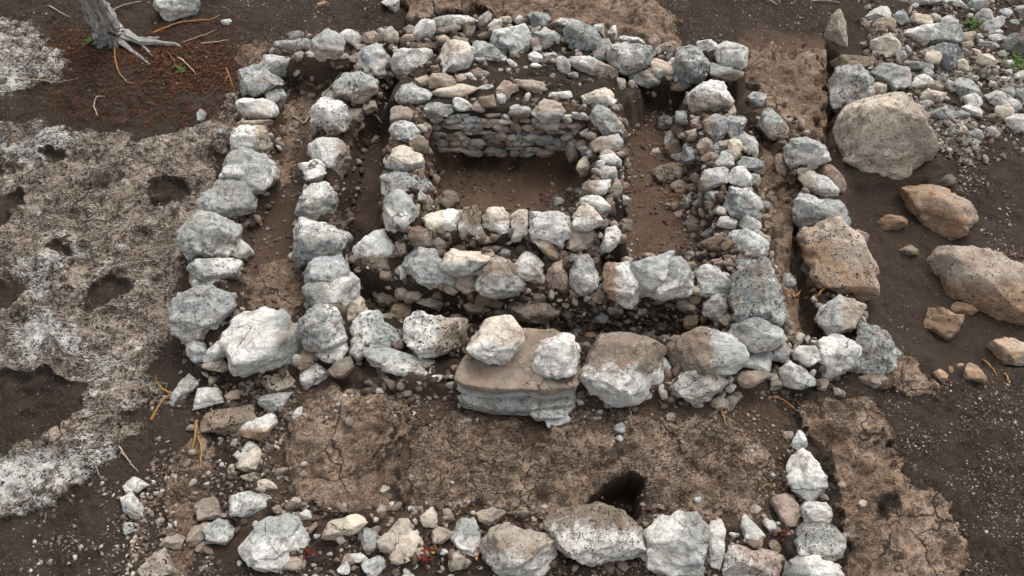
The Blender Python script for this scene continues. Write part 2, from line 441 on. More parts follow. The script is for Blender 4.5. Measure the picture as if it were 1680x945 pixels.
def mat_simple(name, a, b, scale=60):
    k = NB(name); g = k.n('ShaderNodeNewGeometry')
    n = k.noise(g.outputs['Position'], scale, 5, .7)
    c = k.mix(k.ss(n, .3, .7), a, b); k.L.new(c, k.b.inputs['Base Color'])
    k.L.new(k.bump(n, .6, .004), k.b.inputs['Normal'])
    return k.m
def mat_bark():
    k = NB('bleached_bark'); tc = k.n('ShaderNodeTexCoord')
    mp = k.n('ShaderNodeMapping'); k.L.new(tc.outputs['UV'], mp.inputs[0]); mp.inputs['Scale'].default_value = (14, 1.0, 1)
    n = k.noise(mp.outputs[0], 3, 7, .65, .3)
    c = k.mix(k.ss(n, .32, .52), (.08, .07, .06), (.60, .58, .54)); k.L.new(c, k.b.inputs['Base Color'])
    k.L.new(k.bump(n, 1.0, .05), k.b.inputs['Normal'])
    return k.m
M = dict(soil=mat_soil(), rock=mat_bedrock(), stone=mat_stone(), peb=mat_pebble(), bark=mat_bark(),
         root=mat_simple('ochre_root', (.15, .08, .035), (.36, .20, .08)), pale=mat_simple('pale_root', (.16, .12, .085), (.38, .32, .25)),
         litter=mat_simple('rusty_litter', (.05, .022, .013), (.20, .085, .045), 25), green=mat_simple('green_leaf', (.035, .07, .02), (.08, .13, .035)),
         dead=mat_simple('dead_fibres', (.05, .035, .025), (.20, .15, .11), 20))

def mesh_obj(name, V, F, mat, parent=None, smooth=True):
    me = bpy.data.meshes.new(name)
    V = np.ascontiguousarray(V, np.float32)
    F = np.asarray(F)
    k = F.shape[1]
    me.vertices.add(len(V)); me.vertices.foreach_set('co', V.ravel())
    me.loops.add(F.size); me.loops.foreach_set('vertex_index', F.astype(np.int32).ravel())
    me.polygons.add(len(F)); me.polygons.foreach_set('loop_start', np.arange(0, F.size, k, dtype=np.int32))
    me.polygons.foreach_set('loop_total', np.full(len(F), k, np.int32))
    me.update(calc_edges=True); me.validate()
    if smooth: me.polygons.foreach_set('use_smooth', np.ones(len(me.polygons), bool))
    me.materials.append(mat)
    o = bpy.data.objects.new(name, me); COL.objects.link(o)
    if parent: o.parent = parent
    return o
def tag(o, label, cat, group=None, kind=None):
    if label: o['label'] = label
    if cat: o['category'] = cat
    if group: o['group'] = group
    if kind: o['kind'] = kind
    return o

# ------------------------------------------------------------------ ground and bedrock sheets
ny, nx = GX.shape
idx = np.arange(nx*ny).reshape(ny, nx)
quads = np.stack([idx[:-1, :-1], idx[:-1, 1:], idx[1:, 1:], idx[1:, :-1]], -1).reshape(-1, 4)
fid = rock_id[:-1, :-1].ravel()
VALL = np.stack([GX, GY, Z], -1).reshape(-1, 3)
WARM = np.zeros(GX.shape); DUST = np.zeros(GX.shape)
for P, a in [("700,250 950,260 955,365 700,370", 1.), ("1020,190 1130,190 1190,430 1030,440", .85), ("380,300 500,300 500,560 380,520", .45), ("445,90 620,85 560,150 500,300 440,280", .45),
             ("570,200 640,200 640,380 560,360", .4), ("470,620 1300,620 1300,880 400,880", .35), ("1200,60 1370,60 1370,320 1320,570 1280,570 1220,200", .6), ("560,420 1190,470 1190,540 600,560", .12)]:
    d = sd(worldpts(pts(P), 0), GX, GY) + WN1*.12
    WARM = np.maximum(WARM, a*sstep(.08, -.08, d)*(.75+.25*WN1))
d = sd(worldpts(pts("1385,310 1520,285 1640,380 1900,330 1900,640 1560,620 1440,560"), 0), GX, GY) + WN1*.06
DUST = sstep(.06, -.06, d)
d = sd(worldpts(pts("1620,230 1900,220 1900,420 1660,400"), 0), GX, GY) + WN1*.06
DUST = np.maximum(DUST, .6*sstep(.06, -.06, d))
def sheet(name, sel, mat, label=None):
    q = quads[sel]
    u, inv = np.unique(q, return_inverse=True)
    o = mesh_obj(name, VALL[u], inv.reshape(-1, 4), mat)
    for nm, A in (('karst', KARST), ('lichen', LICH), ('warm', WARM), ('dusty', DUST), ('edge', EDGE)):
        at_ = o.data.attributes.new(nm, 'FLOAT', 'POINT'); at_.data.foreach_set('value', A.ravel()[u].astype(np.float32))
    o['kind'] = 'structure'
    return o
sheet('ground', fid == 0, M['soil'])
for i, r in enumerate(ROCK):
    if (fid == i+1).any(): sheet('bedrock', fid == i+1, M['rock'])

# ------------------------------------------------------------------ stones
import bmesh
ICO = {}
for lv in (1, 2, 3, 4, 5):
    bm = bmesh.new(); bmesh.ops.create_icosphere(bm, subdivisions=lv, radius=1.0)
    ICO[lv] = (np.array([v.co[:] for v in bm.verts]), np.array([[v.index for v in f.verts] for f in bm.faces]))
    bm.free()

COLR = dict(w=(.70, .685, .64), g=(.36, .37, .352), t=(.40, .335, .27), b=(.235, .185, .140), c=(.62, .54, .44),
            k=(.21, .22, .215), o=(.36, .235, .145), p=(.42, .32, .265), s=(.51, .51, .485))
CNAME = dict(w='white', g='grey', t='tan', b='brown', c='cream', k='dark grey', o='orange tan', p='pinkish', s='pale grey')
LICHEN = dict(w=.6, g=1.0, t=.35, b=.25, c=.25, k=1.2, o=.1, p=.25, s=.9)
def rock_shape(PW, C, ax, thick, seed, lv, flat=False):
    """PW: outline offsets (n,2) in metres in the (ax0, ax1) plane; returns vertices about C, local frame = ax."""
    r = np.random.default_rng(seed)
    D, F = ICO[lv]
    # dense resampled radial outline
    ang = np.linspace(-math.pi, math.pi, 181)
    rad = np.zeros_like(ang)
    n = len(PW)
    for i in range(n):
        a, b = PW[i], PW[(i+1) % n]
        e = b-a
        ca, sa = np.cos(ang), np.sin(ang)
        den = ca*e[1]-sa*e[0]
        den = np.where(abs(den) < 1e-9, 1e-9, den)
        t = (a[0]*e[1]-a[1]*e[0])/den
        u = (a[0]*sa-a[1]*ca)/den
        ok = (t > 0) & (u >= -1e-6) & (u <= 1+1e-6)
        rad = np.where(ok & (t > rad), t, rad)
    good = rad > 0
    rad = np.interp(ang, ang[good], rad[good])
    ker = np.array([1, 2, 3, 2, 1])/9.
    rad = np.convolve(np.concatenate([rad[-5:-1], rad, rad[1:5]]), ker, 'same')[4:-4]
    x, y, z = D.T
    phi = np.arctan2(y, x)
    R = np.interp(phi, ang, rad)
    s = np.sqrt(np.clip(1-z*z, 0, 1))
    e1 = .48
    sp = s**e1
    zp = np.sign(z)*np.abs(z)**.75
    P = np.stack([R*np.cos(phi)*sp, R*np.sin(phi)*sp, thick*zp], -1)
    size = float(np.mean(rad))
    # chipped planes
    upl = np.array([0, 0, 1.0])@np.array(ax).T       # world up in local frame
    planes = [(upl, r.uniform(.70, .86)), (np.array([r.uniform(-.25, .25), -.75, .65]), r.uniform(.68, .85))]
    for _ in range(7 if not flat else 4):
        v = r.normal(size=3); v[2] = abs(v[2])*1.1; planes.append((v, r.uniform(.58, .84)))
    for _ in range(5):
        a = r.uniform(0, 6.28); planes.append((np.array([math.cos(a), math.sin(a), r.uniform(-.1, .5)]), r.uniform(.80, .95)))
    if flat: planes.append((np.array([r.uniform(-.1, .1), r.uniform(-.1, .1), 1.]), .5))
    for nrm, c in planes:
        nrm = nrm/np.linalg.norm(nrm)
        dd = P@nrm; mx = dd.max()
        ex = np.clip(dd-c*mx, 0, None)
        P = P-np.outer(ex*.97, nrm)
    o = r.uniform(0, 90, 3)
    f = 1.6/size
    nd = D/np.linalg.norm(D, axis=1, keepdims=True)
    amp = size*.075
    dsp = fbm(P[:, 0]*f+o[0], P[:, 1]*f+o[1], P[:, 2]*f+o[2], 2, seed % 97)*amp*.7
    f2 = 9./max(size, .05) if size < .05 else 60.
    dsp2 = fbm(P[:, 0]*f2*.35+o[0], P[:, 1]*f2*.35+o[1], P[:, 2]*f2*.35+o[2], 3, seed % 89)*min(size*.07, .014)
    pn = P/np.maximum(np.linalg.norm(P, axis=1, keepdims=True), 1e-6)
    P = P+pn*(dsp+dsp2)[:, None]
    # ledges / scars
    st = vnoise(P[:, 0]*f*1.3+o[1], P[:, 1]*f*3.2+o[2], P[:, 2]*f*1.3+o[0], seed % 83)
    P = P-pn*(sstep(.05, .14, st)*size*.06)[:, None]
    # keep the surveyed extent of the outline
    for ax_ in (0, 1):
        lo, hi = PW[:, ax_].min(), PW[:, ax_].max(); l2, h2 = P[:, ax_].min(), P[:, ax_].max()
        P[:, ax_] = (P[:, ax_]-l2)/(h2-l2)*(hi-lo)+lo
    return P, F, size
MADE = []
def place_rock(name, poly, tone, lift_k=.42, thick_k=.85, extra=0.0, pos=None, seed=None, lv=4):
    poly = np.asarray(poly, float)
    # polygon area centroid
    x, y = poly.T; x2, y2 = np.roll(x, -1), np.roll(y, -1)
    cr = x*y2-x2*y; A = cr.sum()/2
    c = np.array([((x+x2)*cr).sum()/(6*A), ((y+y2)*cr).sum()/(6*A)])
    seed = seed if seed is not None else int(c[0]*13+c[1]*7)
    # principal extents
    q = poly-c
    ev, evec = np.linalg.eigh(np.cov(q.T))
    ext = np.abs(q@evec).max(0)
    small = ext.min()
    d = ray(*c); dist0 = 6.0
    rm = small*dist0/FPX
    p = hit(c[0], c[1], rm*lift_k+extra) if pos is None else pos
    fw = (p-CAM); depth = fw@FWD
    zl = -fw/np.linalg.norm(fw)
    xl = RIGHT-zl*(RIGHT@zl); xl /= np.linalg.norm(xl)
    yl = np.cross(zl, xl)
    ax = [xl, yl, zl]
    PW = []
    for a, b in poly:
        rr = ray(a, b)
        t = (fw@zl)/(rr@zl)
        off = CAM+rr*t-p
        PW.append((off@xl, off@yl))
    PW = np.array(PW)*(1.14 if lv > 4 else 1.17 if lv > 3 else 1.12)
    if A != 0:
        # counter-clockwise
        a2 = (PW[:, 0]*np.roll(PW[:, 1], -1)-np.roll(PW[:, 0], -1)*PW[:, 1]).sum()
        if a2 < 0: PW = PW[::-1]
    th = small*depth/FPX*thick_k
    V, F, size = rock_shape(PW, p, ax, th, seed, lv, flat=thick_k < .8)
    o = mesh_obj(name, V, F, M['stone'])
    Mx = Matrix((( *[a[0] for a in ax], p[0]), (*[a[1] for a in ax], p[1]), (*[a[2] for a in ax], p[2]), (0, 0, 0, 1)))
    o.matrix_world = Mx
    set_tone(o, tone, size, seed)
    return o, c, small, ext.max()
def set_tone(o, tone, size, seed):
    r = np.random.default_rng(seed+5)
    star = '*' in tone; t = tone.replace('*', '')
    a = COLR[t[0]]; b = COLR[t[1]] if len(t) > 1 else a
    j = r.uniform(.88, 1.10); w = r.uniform(-.02, .02)
    o['tone_a'] = [a[0]*j+w*.5, a[1]*j, a[2]*j-w*.5]; o['tone_b'] = [b[0]*j, b[1]*j, b[2]*j]
    dr = {'u': (0, 1, .1), 'd': (0, -1, 0), 'l': (-1, 0, 0), 'r': (1, 0, 0), 'm': (.2, .2, 0)}[t[2] if len(t) > 2 else 'm']
    if len(t) == 1:
        o['tone_b'] = [v*.78 for v in o['tone_a']]
    o['tone_dir'] = [float(v) for v in dr]; o['tone_size'] = float(size*.5)
    o['tone_shift'] = float(r.uniform(-.3, .35)); o['grain'] = float(r.uniform(.6, 1.45)); o['pits'] = float(r.uniform(.3, .6)) if star else float(r.uniform(-.35, .12))
    o['lichen'] = float(LICHEN[t[0]]*r.uniform(.7, 1.15))

CROP = {1: (0, 0, 3.), 2: (380, 0, 3.9375), 3: (620, 0, 3.9375), 4: (900, 0, 3.5), 5: (1240, 0, 2.8636), 6: (270, 220, 3.5), 7: (620, 200, 3.9375), 8: (900, 200, 3.5),
        9: (1220, 220, 2.739), 10: (270, 450, 3.5), 11: (560, 380, 3.5), 12: (880, 420, 3.5), 13: (1160, 450, 3.5), 14: (200, 660, 3.316), 15: (520, 660, 3.316),
        16: (880, 660, 3.316), 17: (1200, 630, 3.), 20: (1440, 500, 5.25), 0: (0, 0, 1.)}
# survey of the stones: wall | crop | tone | outline | optional landmark name | optional extra lift
DATA = open_data = """
@OL outer left wall
2|g|285,310 330,265 430,250 520,265 535,300 510,345 400,358 300,345|the flat grey stone at the back left corner
2|tgu|520,250 570,210 620,195 690,235 725,290 680,385 620,370 580,415 545,370 530,300|the streaked tan block at the back left
2|wgm|190,440 250,375 330,358 410,365 420,440 340,490 270,470
2|gwd|60,500 100,440 170,425 240,450 320,500 330,590 235,625 170,640 80,610|the round grey boulder of the outer left wall
2|gtd|230,600 325,570 350,650 310,710 250,690 225,650
2|wtd|45,660 80,640 200,650 290,700 280,750 200,770 80,765 40,710
2|t|60,780 260,775 260,820 80,810
0|wtr|380,218 395,207 443,208 442,250 430,256 400,250 382,247|the half white half tan block
6|wgu|350,215 385,120 440,92 510,95 560,130 600,145 645,200 640,270 580,350 520,370 460,340 400,280 390,240|the cracked white boulder of the outer left wall
6|g|205,400 265,300 310,262 400,265 440,305 500,350 515,410 470,440 340,500 290,480 200,450|the upper long grey boulder
6|gwd|100,560 150,480 200,450 340,495 430,530 420,590 410,640 385,700 250,730 140,700 90,620|the lower wide grey boulder
6|p|430,510 475,480 500,505 455,545
6|w|385,640 420,610 505,690 490,710 430,740 385,715
6|gwr|140,720 240,730 400,730 435,770 400,830 320,860 160,870 145,790
6|w|165,850 240,795 320,820 320,870 230,910 170,900
10|gwd*|40,280 60,200 100,110 200,115 380,80 395,150 385,260 340,340 230,390 170,380 60,320|the broad rough grey slab
@CL front left corner
10|s|130,430 160,385 230,400 240,450 230,510 160,505
10|w|225,480 290,385 330,385 360,470 350,500 240,515
10|t|225,515 340,500 370,550 300,560 235,545
10|wgr|345,340 400,265 460,235 550,205 640,235 700,290 760,320 790,390 780,460 740,530 560,570 450,550 370,520 380,450 345,400|the big fissured corner boulder
10|gwr|780,300 830,230 900,185 960,190 1020,250 1035,340 1000,410 920,435 830,430 790,380|the round half grey stone
10|w*|875,460 1040,390 1045,450 1000,500 890,505
10|p|770,490 810,430 860,450 855,510 800,545 775,520
10|w|785,560 880,515 950,570 930,620 800,655 785,620
10|b|945,530 1060,480 1085,540 1040,590 960,580
10|c|1010,170 1080,125 1150,150 1165,230 1060,290 1020,230|the cream stone with a dark crack
@ML second left wall
2|wgu|805,390 825,310 900,290 990,290 1040,350 1035,430 940,515 890,480 810,450|the grey topped corner block
3|wtd|90,400 150,320 240,330 320,345 350,390 320,470 190,530 110,490|the plump white block
3|wcu|385,350 430,280 540,268 600,310 615,400 580,450 480,490 400,440|the round cream boulder at the back
2|gtd|665,520 720,475 830,470 900,490 935,540 940,600 880,660 800,650 760,600 670,580|the ridged grey boulder
2|w|585,610 620,580 660,585 680,640 640,660 590,650
2|s|660,590 740,585 800,610 780,660 730,660 680,620
2|p|650,640 690,630 730,665 770,700 740,720 660,680
2|wtd*|510,860 530,660 570,640 700,690 760,830 700,880 560,905 515,880|the black pitted white block
2|t|730,720 850,700 850,770 760,790
2|t|850,660 930,650 940,720 870,740
6|wtr|835,130 860,60 920,38 1010,30 1060,120 1065,200 1000,245 940,240 930,170
6|w|780,185 880,150 930,165 945,210 930,275 870,280 830,260 815,210|the bright white wedge
6|gwu|755,370 800,330 850,285 920,285 990,380 980,440 900,490 810,490 770,430
6|gwu|745,640 755,550 800,500 900,490 990,500 1050,560 1065,640 1000,700 860,720 820,760 760,720|the rust topped grey boulder
0|g|503,442 515,424 556,420 572,432 577,455 545,466 503,468
0|wgl|503,466 545,462 575,450 586,480 560,498 513,504 500,492
6|w|1030,690 1080,700 1085,740 1050,760
@IL inner left wall
3|s|120,610 160,560 210,545 300,570 350,610 330,655 200,660 140,680|the loose smooth grey stone
3|g|290,720 340,675 430,665 490,700 490,740 400,755 310,760
3|p|85,690 180,700 235,740 230,770 150,790 90,800
7|w*|80,60 130,15 200,0 260,30 270,90 230,140 130,145 90,110|the spotted white stone of the inner left wall
7|b|210,140 270,100 320,130 310,190 250,200
7|t|240,0 340,0 345,80 320,110 275,60
7|cgd|60,290 75,210 140,165 200,160 270,210 290,290 270,335 180,330 70,325
7|gwd*|30,400 55,340 130,325 240,335 310,390 330,450 290,470 240,440 100,440 40,430
7|w|230,470 260,450 310,480 300,520 250,520
7|wgu|45,620 50,500 110,450 200,480 250,540 250,640 200,720 110,715 60,680|the tall white block of the inner left wall
7|t|265,560 300,480 335,480 345,570 300,620 265,600
7|t|375,570 400,500 440,450 490,460 520,550 520,580 440,575
@IF inner front wall
7|wcl|300,640 370,600 440,570 530,580 540,650 530,740 420,720 330,680|the almond shaped cream stone
7|wbu|525,650 560,580 600,550 650,580 670,690 640,730 570,755 530,700
7|wcu|680,640 730,565 800,560 840,590 855,690 800,750 740,750 690,710
7|wcm|860,590 910,575 975,595 975,690 930,775 870,750
7|w|985,660 1020,590 1100,600 1150,585 1240,630 1250,660 1210,720 1190,795 1110,750 990,720|the wide white block of the inner front wall
7|bcu|990,730 1100,740 1150,790 1170,860 1090,900 1060,830 1000,780
8|wcu|145,590 170,530 215,475 260,500 310,580 300,620 200,635 150,610|the pyramid shaped white stone
8|t|100,650 115,600 190,635 255,640 250,710 190,740 105,730
8|w|330,640 345,610 390,605 410,640 400,700 350,740 305,730 305,700|the white egg shaped stone
@LT lower tier of the inner front wall
11|wbd|80,210 95,100 150,50 220,0 290,0 310,60 330,140 310,200 200,245 120,240|the large white corner block of the lower tier
11|t|310,70 350,50 380,85 370,125 345,130
7|b|195,740 240,680 375,740 330,820 200,820
11|t|500,75 560,15 610,70 600,115 550,120
11|sgu|355,170 380,105 480,100 540,120 590,210 640,260 620,300 560,310 480,320 400,270 360,220|the banded bluish block
11|cgd|575,150 620,105 730,110 830,110 840,170 790,220 720,260 600,200
11|t|650,240 700,220 770,265 770,330 710,350 665,310
11|gbu|780,320 830,200 880,150 940,160 1000,240 1040,310 1000,380 900,380 790,350|the brown topped rounded triangle
11|w|985,160 1040,125 1110,150 1165,250 1150,290 1090,305 1030,260
12|p|50,90 100,40 150,30 180,110 165,185 100,190 60,150
12|wgu|195,110 250,10 310,0 340,40 360,130 340,200 270,220 200,160
12|wol|390,160 410,60 500,45 520,60 545,190 585,220 560,290 490,270 420,230|the leaning white block with an orange stain
12|wgu|520,60 600,25 680,0 700,-20 780,-18 770,20 760,50 700,90 680,160 665,235 600,200 540,140|the left half of the split boulder
12|wgu|690,200 710,100 770,60 780,15 830,20 880,110 900,210 800,220 740,245 690,235|the right half of the split boulder
12|sgd|895,130 940,80 1020,55 1110,100 1130,190 1080,230 990,240 940,180|the bluish grey round stone
12|w|960,320 1000,240 1080,225 1110,260 1100,320 1030,365 990,355|the smooth white cobble
12|t|810,280 850,250 910,290 870,325 820,315
12|b|870,240 950,220 960,260 910,275
12|b|845,380 920,320 940,360 930,410 860,415
12|b|315,220 360,190 410,200 405,270 340,270
12|b|190,190 230,180 260,220 230,240 195,225
11|b|705,410 760,385 815,400 810,460 740,470
11|b|810,390 870,375 925,400 900,440 830,430
11|b*|965,450 985,400 1090,380 1230,430 1235,480 1180,525 1020,510|the flat brown pitted slab in the trench
11|b|865,450 960,440 965,480 880,490
11|b|210,390 270,330 325,380 280,430 220,430
11|t|360,360 420,335 470,360 440,410 370,400
11|t|440,400 500,370 600,370 590,430 540,440 450,430
11|t|585,330 630,300 680,340 640,365
11|b|285,450 340,400 400,430 380,500 330,560 290,530
11|b|150,430 240,430 250,460 180,470
11|w|330,210 345,200 380,260 350,290
@FW wide front wall
11|gwl|55,640 80,560 150,490 220,465 250,530 290,570 355,570 360,640 270,670 180,660 150,730 80,700|the rough grey block at the left of the front wall
11|wgu|150,670 300,680 370,700 480,740 550,780 545,830 450,850 320,820 210,770|the long low white ledge
11|wtr*|370,650 385,540 430,470 510,495 600,520 680,520 710,580 700,640 640,670 560,720 480,725 380,715|the honeycombed white block
11|wcu|735,620 780,550 850,500 960,495 1010,570 1035,670 990,720 900,765 830,755 790,700 740,670|the cream boulder sitting on the brown slab|.13
0|wcm|877,590 888,565 908,550 932,551 947,566 949,592 937,606 908,619 885,612|the white boulder sitting on the brown slab|.13
12|wbu|225,760 250,620 350,530 480,470 600,455 680,510 715,570 720,700 680,800 560,840 430,850 330,830 240,780|the huge banded oval boulder|.03
12|bsr|745,560 800,470 920,420 1000,440 1100,480 1170,530 1190,620 1130,670 900,690 800,650 750,600|the brown and white capstone|.04
12|w*|745,720 790,650 860,690 1040,680 1085,710 1030,780 950,840 880,820|the white wedge under the capstone
12|s|715,600 740,590 770,640 740,710 715,680
12|t|920,430 970,395 1040,400 1050,435 960,460
12|s|1070,750 1110,730 1145,760 1130,785 1080,775
12|t|1000,850 1050,810 1100,830 1090,880 1020,885
12|t|1090,810 1165,800 1120,890
13|ptr|165,600 250,550 350,570 345,610 250,650 175,640
13|wgu|200,500 260,410 320,400 370,480 350,560 290,560 230,540
13|g|360,420 400,380 460,410 475,460 440,500 390,490
13|t|370,520 400,560 430,640 360,660 365,580
13|wgr|415,550 470,500 560,525 610,570 600,620 480,655 430,620|the low bluish white stone
13|w|495,460 540,415 620,420 650,500 620,530 550,510 500,490
13|swl|600,400 720,355 830,365 870,410 840,500 720,570 650,605 610,570 650,500|the slanting pale grey block
13|gwd*|775,590 860,470 890,380 900,300 970,290 1040,340 1060,400 1100,450 1070,540 980,580 860,600|the speckled grey corner boulder
13|t|865,600 1000,570 1050,620 960,655
13|t|610,610 695,600 690,650 640,670
13|t|725,650 790,680 770,710 735,700
@RW back right corner
4|w|840,290 870,240 970,232 980,280 950,340 900,320
4|w|955,340 1010,245 1120,290 1135,350 1110,420 1020,405|the angular white block at the back right corner
4|bgu|915,360 1110,420 1100,445 1000,465 920,460
4|kgu*|715,380 730,300 790,270 860,300 915,370 910,440 850,480 790,520 740,490|the dark speckled upright block
4|twu*|800,560 830,490 900,470 980,480 1050,600 1010,650 920,665 830,640|the tan block with a white top
4|s|1135,580 1180,540 1255,535 1250,600 1185,650
4|t|590,320 640,270 740,238 720,300 660,320
4|cpm|580,350 620,340 715,380 710,430 650,445 600,400
4|stu|460,440 500,400 570,390 650,450 640,490 560,500 480,475
4|gwl|335,350 370,270 450,250 560,270 600,320 550,370 470,425 380,400|the large grey boulder of the outer back wall
4|w|400,240 450,208 540,215 555,255 440,250
4|t|570,240 610,200 640,240 620,285 580,270
@OB outer back wall
4|g*|95,190 150,140 260,180 300,230 290,300 190,320 120,280|the rough bluish boulder
4|g|250,310 300,230 350,235 370,290 320,370 280,365
4|w|340,190 360,150 390,150 390,230 350,230
4|twl|130,330 200,340 290,380 390,420 380,475 270,450 180,400
4|w|20,120 60,105 170,120 180,155 60,170
4|w|260,140 310,140 320,210 290,200
4|w|50,360 90,330 125,380 120,440 90,440
4|t|395,450 440,450 440,520 410,530
2|w|700,195 740,195 800,235 850,265 830,300 780,290 710,250
2|t|850,225 930,205 960,250 950,295 860,290
2|g|945,195 980,185 985,280 955,275
2|t|985,190 1025,178 1070,215 1085,280 1050,310 990,270
2|t|1110,200 1140,165 1180,175 1180,235 1130,235
3|wgd|235,190 280,130 340,130 370,190 340,250 280,270 240,240
3|gwr|350,140 440,100 620,100 635,140 540,150 440,170 380,190|the long streaked grey coping stone
3|t|380,200 520,160 530,190 450,225 400,215
3|b|540,150 630,150 630,240 580,260 550,210
3|w|640,140 680,90 720,75 745,110 700,160 650,180
3|w|715,180 760,130 800,125 800,190 740,195
3|c|790,110 860,105 860,140 810,160
3|w|885,130 920,100 940,130 910,160
3|wgd|740,250 790,210 900,180 950,165 985,220 1000,330 950,370 880,350 860,310 790,310|the large pale boulder of the outer back wall
3|g|965,110 1000,85 1060,90 1110,160 1100,200 1010,210 980,170
3|gwd|1010,230 1100,195 1170,240 1170,300 1100,315 1040,280
3|s|1000,290 1060,290 1060,330 1000,340
3|w|975,360 1010,335 1060,350 1050,400 990,410
3|s|1060,340 1160,340 1165,390 1110,400
3|gwd|610,300 640,270 740,300 830,350 800,390 760,440 700,400 650,380
3|s|620,370 660,350 700,385 660,405
3|w|835,390 870,385 900,420 870,445
3|s|825,440 860,440 860,480 830,480
3|p|600,460 640,440 720,470 690,510 630,490
3|w|560,470 600,475 635,520 600,530
3|t|320,560 350,490 440,475 500,530 480,570 380,590
3|b|340,430 380,420 400,465 350,475
3|b|675,420 700,395 710,440 690,450
3|b|210,300 250,280 380,290 370,320 250,330
3|t|240,520 320,490 330,540 290,560
3|t|500,500 560,480 570,530 510,540
3|t|490,235 580,255 575,280 490,262
3|b|370,240 400,235 430,290 400,300
@IB inner back wall
3|c|365,605 460,550 560,545 650,575 620,630 540,635 450,640|the long cream stone of the inner back wall
3|w|650,575 700,548 740,560 700,580
3|p|765,560 810,525 900,570 850,600 830,660 780,600
3|t|910,550 960,520 1060,525 1100,590 1050,610 930,585|the tan fan shaped stone
3|w|490,650 540,635 600,670 600,715 500,715
3|p|600,665 640,655 685,700 660,725 605,710
3|b|650,630 755,615 760,680 700,710
3|w|765,610 820,605 830,660 790,695
3|w|945,640 965,600 985,605 975,665
3|sbd|850,700 900,680 960,690 995,750 900,760 860,740
3|tsd|1000,700 1060,645 1130,660 1200,760 1130,795 1050,780 1005,740|the egg shaped tan stone of the inner back wall
3|s|1110,600 1150,600 1250,590 1250,640 1180,650
3|b|990,640 1040,635 1020,670
3|w|535,790 570,765 615,790 570,820
3|b|610,840 640,830 715,845 690,870 620,870
3|c|630,760 655,750 700,800 680,815
3|s|1030,870 1060,860 1140,880 1135,915 1040,910
4|cwd|195,590 200,545 290,510 350,520 380,620 360,640 260,600 220,625|the cream block behind the inner right wall
@IR inner right wall
4|sgu|245,660 280,610 340,610 400,680 425,750 410,790 330,780 290,720 250,690|the long bluish stone of the inner right wall
4|w|130,650 210,640 240,690 160,680
4|w|180,760 240,735 250,775 200,785
4|w|130,735 170,720 180,760 140,770
8|psm|250,130 280,85 370,75 420,100 420,190 330,180 260,160
8|w|300,200 360,180 415,220 410,260 350,255 310,235
8|w|290,290 320,255 375,255 390,320 340,335 300,320
8|c|165,250 200,200 260,205 280,240 250,300 190,305|the yellowish cream cobble
8|t|95,130 130,80 185,85 200,150 160,230 120,190
8|w|175,160 215,130 260,175 230,195 185,190
8|twr|185,400 250,345 345,335 350,400 330,430 200,420
8|wgd|190,440 270,425 350,450 345,530 300,535 210,470
8|t|350,340 400,330 420,380 400,440 360,420
8|b*|415,560 480,560 475,640 420,640
8|w|25,450 60,435 90,465 70,480
@RR long right wall
8|b|710,40 740,0 800,10 790,80 740,90
8|b|655,190 700,130 760,85 785,150 760,215 680,230
8|ctl|785,60 850,40 895,60 870,110 800,110
8|t|855,130 890,95 940,110 935,170 900,195 865,170
8|s|770,190 790,125 860,150 885,200 830,250 790,235|the bluish cobble of the long right wall
4|gtl|890,690 980,660 1030,700 1000,790 960,815 900,760
4|g|1000,740 1010,680 1100,670 1130,700 1110,770 1030,800
8|w|1060,100 1130,65 1190,100 1195,190 1130,210 1060,150|the bright white stone of the long right wall
8|c|1030,120 1090,100 1110,150 1080,195 1040,160
8|g|1060,220 1150,200 1230,220 1220,270 1150,290 1080,260
8|s|940,240 1000,190 1050,170 1060,250 1000,280
8|g|940,160 1000,115 1040,160 980,220 930,200
8|ts|870,380 910,290 1000,265 1025,300 1000,360 930,400
8|w|1030,320 1070,270 1120,260 1160,310 1160,380 1090,370
8|b*|600,300 650,250 720,240 770,290 750,350 670,390 620,350|the round brown pitted stone in the corridor
8|p|720,260 770,220 800,250 750,280
8|gwm|1010,490 1040,400 1110,380 1190,430 1220,470 1160,540 1080,550|the jagged grey block of the long right wall
8|sgu|1090,560 1200,530 1215,600 1180,640 1100,620
8|swd|1030,680 1060,640 1150,620 1220,650 1255,720 1220,800 1130,780 1060,740|the large pale grey block of the long right wall
8|b|880,690 960,660 1020,640 1020,720 960,750 900,720
8|t|895,460 970,450 975,490 920,500
8|s|860,410 890,400 900,460 870,460
8|t|790,375 860,345 870,390 820,400
8|c|1010,800 1080,760 1070,800 1030,830
8|t|1020,830 1060,810 1060,860 1030,850
8|g|1070,800 1170,780 1220,830 1215,860 1090,870
0|kgd*|1205,455 1215,432 1245,428 1265,450 1283,510 1286,540 1255,550 1235,535 1208,520 1200,490|the big dark speckled block|.03
13|wgu|130,340 170,270 250,250 350,300 440,320 340,390 240,400 210,440
13|t|60,260 130,210 150,290 110,310
@FR outermost right row
5|tgu|20,520 60,515 150,590 150,640 80,660 30,610
5|b|85,680 140,665 145,695 100,715
5|wgu|140,710 175,660 280,650 345,700 340,750 300,790 190,805 150,760|the grey crowned stone of the outermost right row
5|t|90,735 130,730 170,820 140,840 105,790
5|wtl|195,820 240,795 320,830 380,890 350,925 280,890 210,865
5|p|320,780 420,860 400,900 380,890 330,840
9|sgr|230,300 260,275 380,290 450,320 470,360 460,410 380,400 250,440 230,380
9|otm*|255,480 290,420 400,390 480,430 540,510 580,590 590,690 550,745 480,750 400,700 340,620 280,560|the huge flat orange tan slab|.02|.6
9|p|480,420 560,450 555,490 520,460
9|tsl|330,830 370,740 440,730 540,770 540,860 500,900 400,900|the squarish mottled stone below the orange slab
9|k|270,560 310,590 350,670 340,690 300,640 260,600
@TR top right rubble heap
